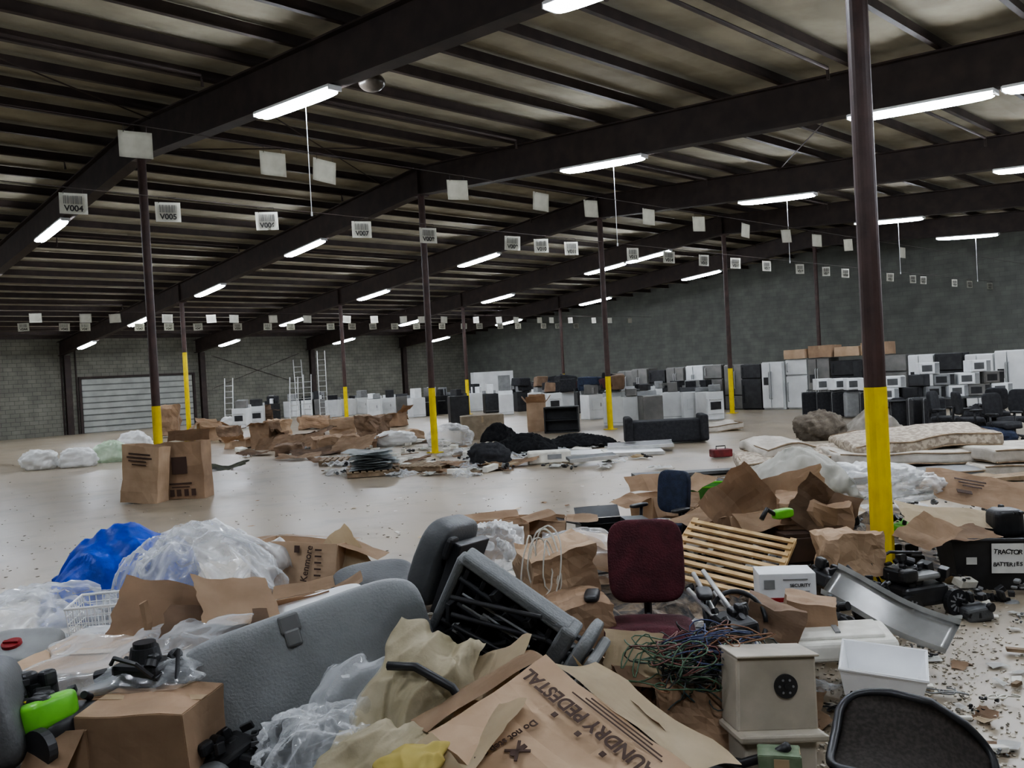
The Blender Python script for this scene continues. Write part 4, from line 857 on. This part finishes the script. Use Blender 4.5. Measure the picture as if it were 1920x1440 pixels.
# microwaves on table
t=thing('work_table','long dark folding table under microwaves','table',G(1765,800),rot=vr(0,0,-10)); bm=nb(); ab(bm,(0,0,.74),(3.2,.75,.04),bev=.005); mk(bm,'table_top',grayd,t)
for sx in(-1.4,1.4):
    for sy in(-.3,.3):
        bm=nb(); ac(bm,(sx,sy,.0),(sx,sy,.72),.02); mk(bm,'leg',blk,t)
bpy.context.view_layer.update(); tm=t.matrix_world.copy()
for i,(x,z) in enumerate(((-1.3,0),(-.75,0),(-.2,0),(.35,0),(.9,0),(1.4,0),(-1.1,.305),(-.5,.305),(.1,.305),(.65,.305),(1.2,.305),(-.3,.61),(.9,.61))):
    mt=(None,blk,greym,None,stain,None)[i%6]; microwave(tm@V((x,-.05,.765+z)),vr(0,0,-10+U(-16,16)),mt,'used microwave oven stacked on table',w=.5)
for (px,py,mt,lb) in((1520,781,blkf,'black'),(1548,782,blkf,'black'),(1575,783,blkf,'black'),(1600,784,greym,'grey'),(1630,786,blkf,'black'),(1690,804,blkf,'black'),(1722,806,blk,'black'),(1753,808,blkf,'black')):
    t=thing('suitcase','%s upright suitcase with grey trim'%lb,'suitcase',G(px,py),rot=vr(0,0,U(-15,15)),group='upright suitcases'); bm=nb(); ab(bm,(0,0,.42),(.5,.28,.78),bev=.06,seg=3); mk(bm,'shell',mt,t); bm=nb(); ab(bm,(0,-.0,.42),(.515,.02,.8),bev=.008); mk(bm,'zip_trim',greym,t); bm=nb(); tube(bm,[(-.08,0,.8),(-.08,0,.88),(.08,0,.88),(.08,0,.8)],.012); mk(bm,'handle',blk,t)
for (px,py) in((1545,782),(1575,783),(1603,784),(1632,786)):
    microwave(GZ(px,py,.89),vr(0,0,U(-10,10)),None,'white window air conditioner unit on suitcases',w=.5,d=.4,h=.36,group='air conditioner units',name='air_conditioner',cat='air conditioner')
gc=[(1775,824,40),(1822,828,80),(1872,815,150),(1902,828,-60),(1885,840,20)]
c0=None
for px,py,a in gc:
    if c0 is None: c0=chair(G(px,py),vr(0,0,a),blkf,'black office chair in a cluster of chairs',group='black office chairs')
    else: dup(c0,G(px,py),wr(0,0,a))
bag(G(1862,842),(.9,.6,.5),navy,'dark navy fabric bundle by office chairs','fabric_bundle',.25,3,cat='fabric')
bag(G(1800,845),(.8,.5,.4),blkf,'black fabric bundle by office chairs','fabric_bundle',.25,3,cat='fabric')
bag(G(1845,812),(1.0,.7,.8),blkf,'black fabric pile among office chairs','fabric_bundle',.25,3,cat='fabric')
def ladder(px,py,L,lean,yaw=0,w=.42):
    t=thing('ladder','aluminium ladder leaning at the block wall','ladder',G(px,py),rot=vr(lean,0,yaw),group='aluminium ladders'); n=int(L/.3)
    for s in(-1,1):
        bm=nb(); ab(bm,(s*w/2,0,L/2),(.04,.08,L)); mk(bm,'rail',steel,t)
    for k in range(1,n):
        bm=nb(); ac(bm,(-w/2,0,k*.3),(w/2,0,k*.3),.018,seg=8); mk(bm,'rung',steel,t)
ladder(430,800,2.5,-8); ladder(552,792,2.4,-10); ladder(566,788,3.4,-12,20); ladder(578,788,2.5,-8); ladder(608,784,3.8,-6,10)
# ------------------------------------------------------------ world & view
w=bpy.data.worlds.new('world'); S.world=w; w.use_nodes=True; w.node_tree.nodes['Background'].inputs[0].default_value=(.02,.02,.022,1)
S.view_settings.view_transform='AgX'; S.view_settings.look='AgX - Medium High Contrast'; S.view_settings.exposure=1.45
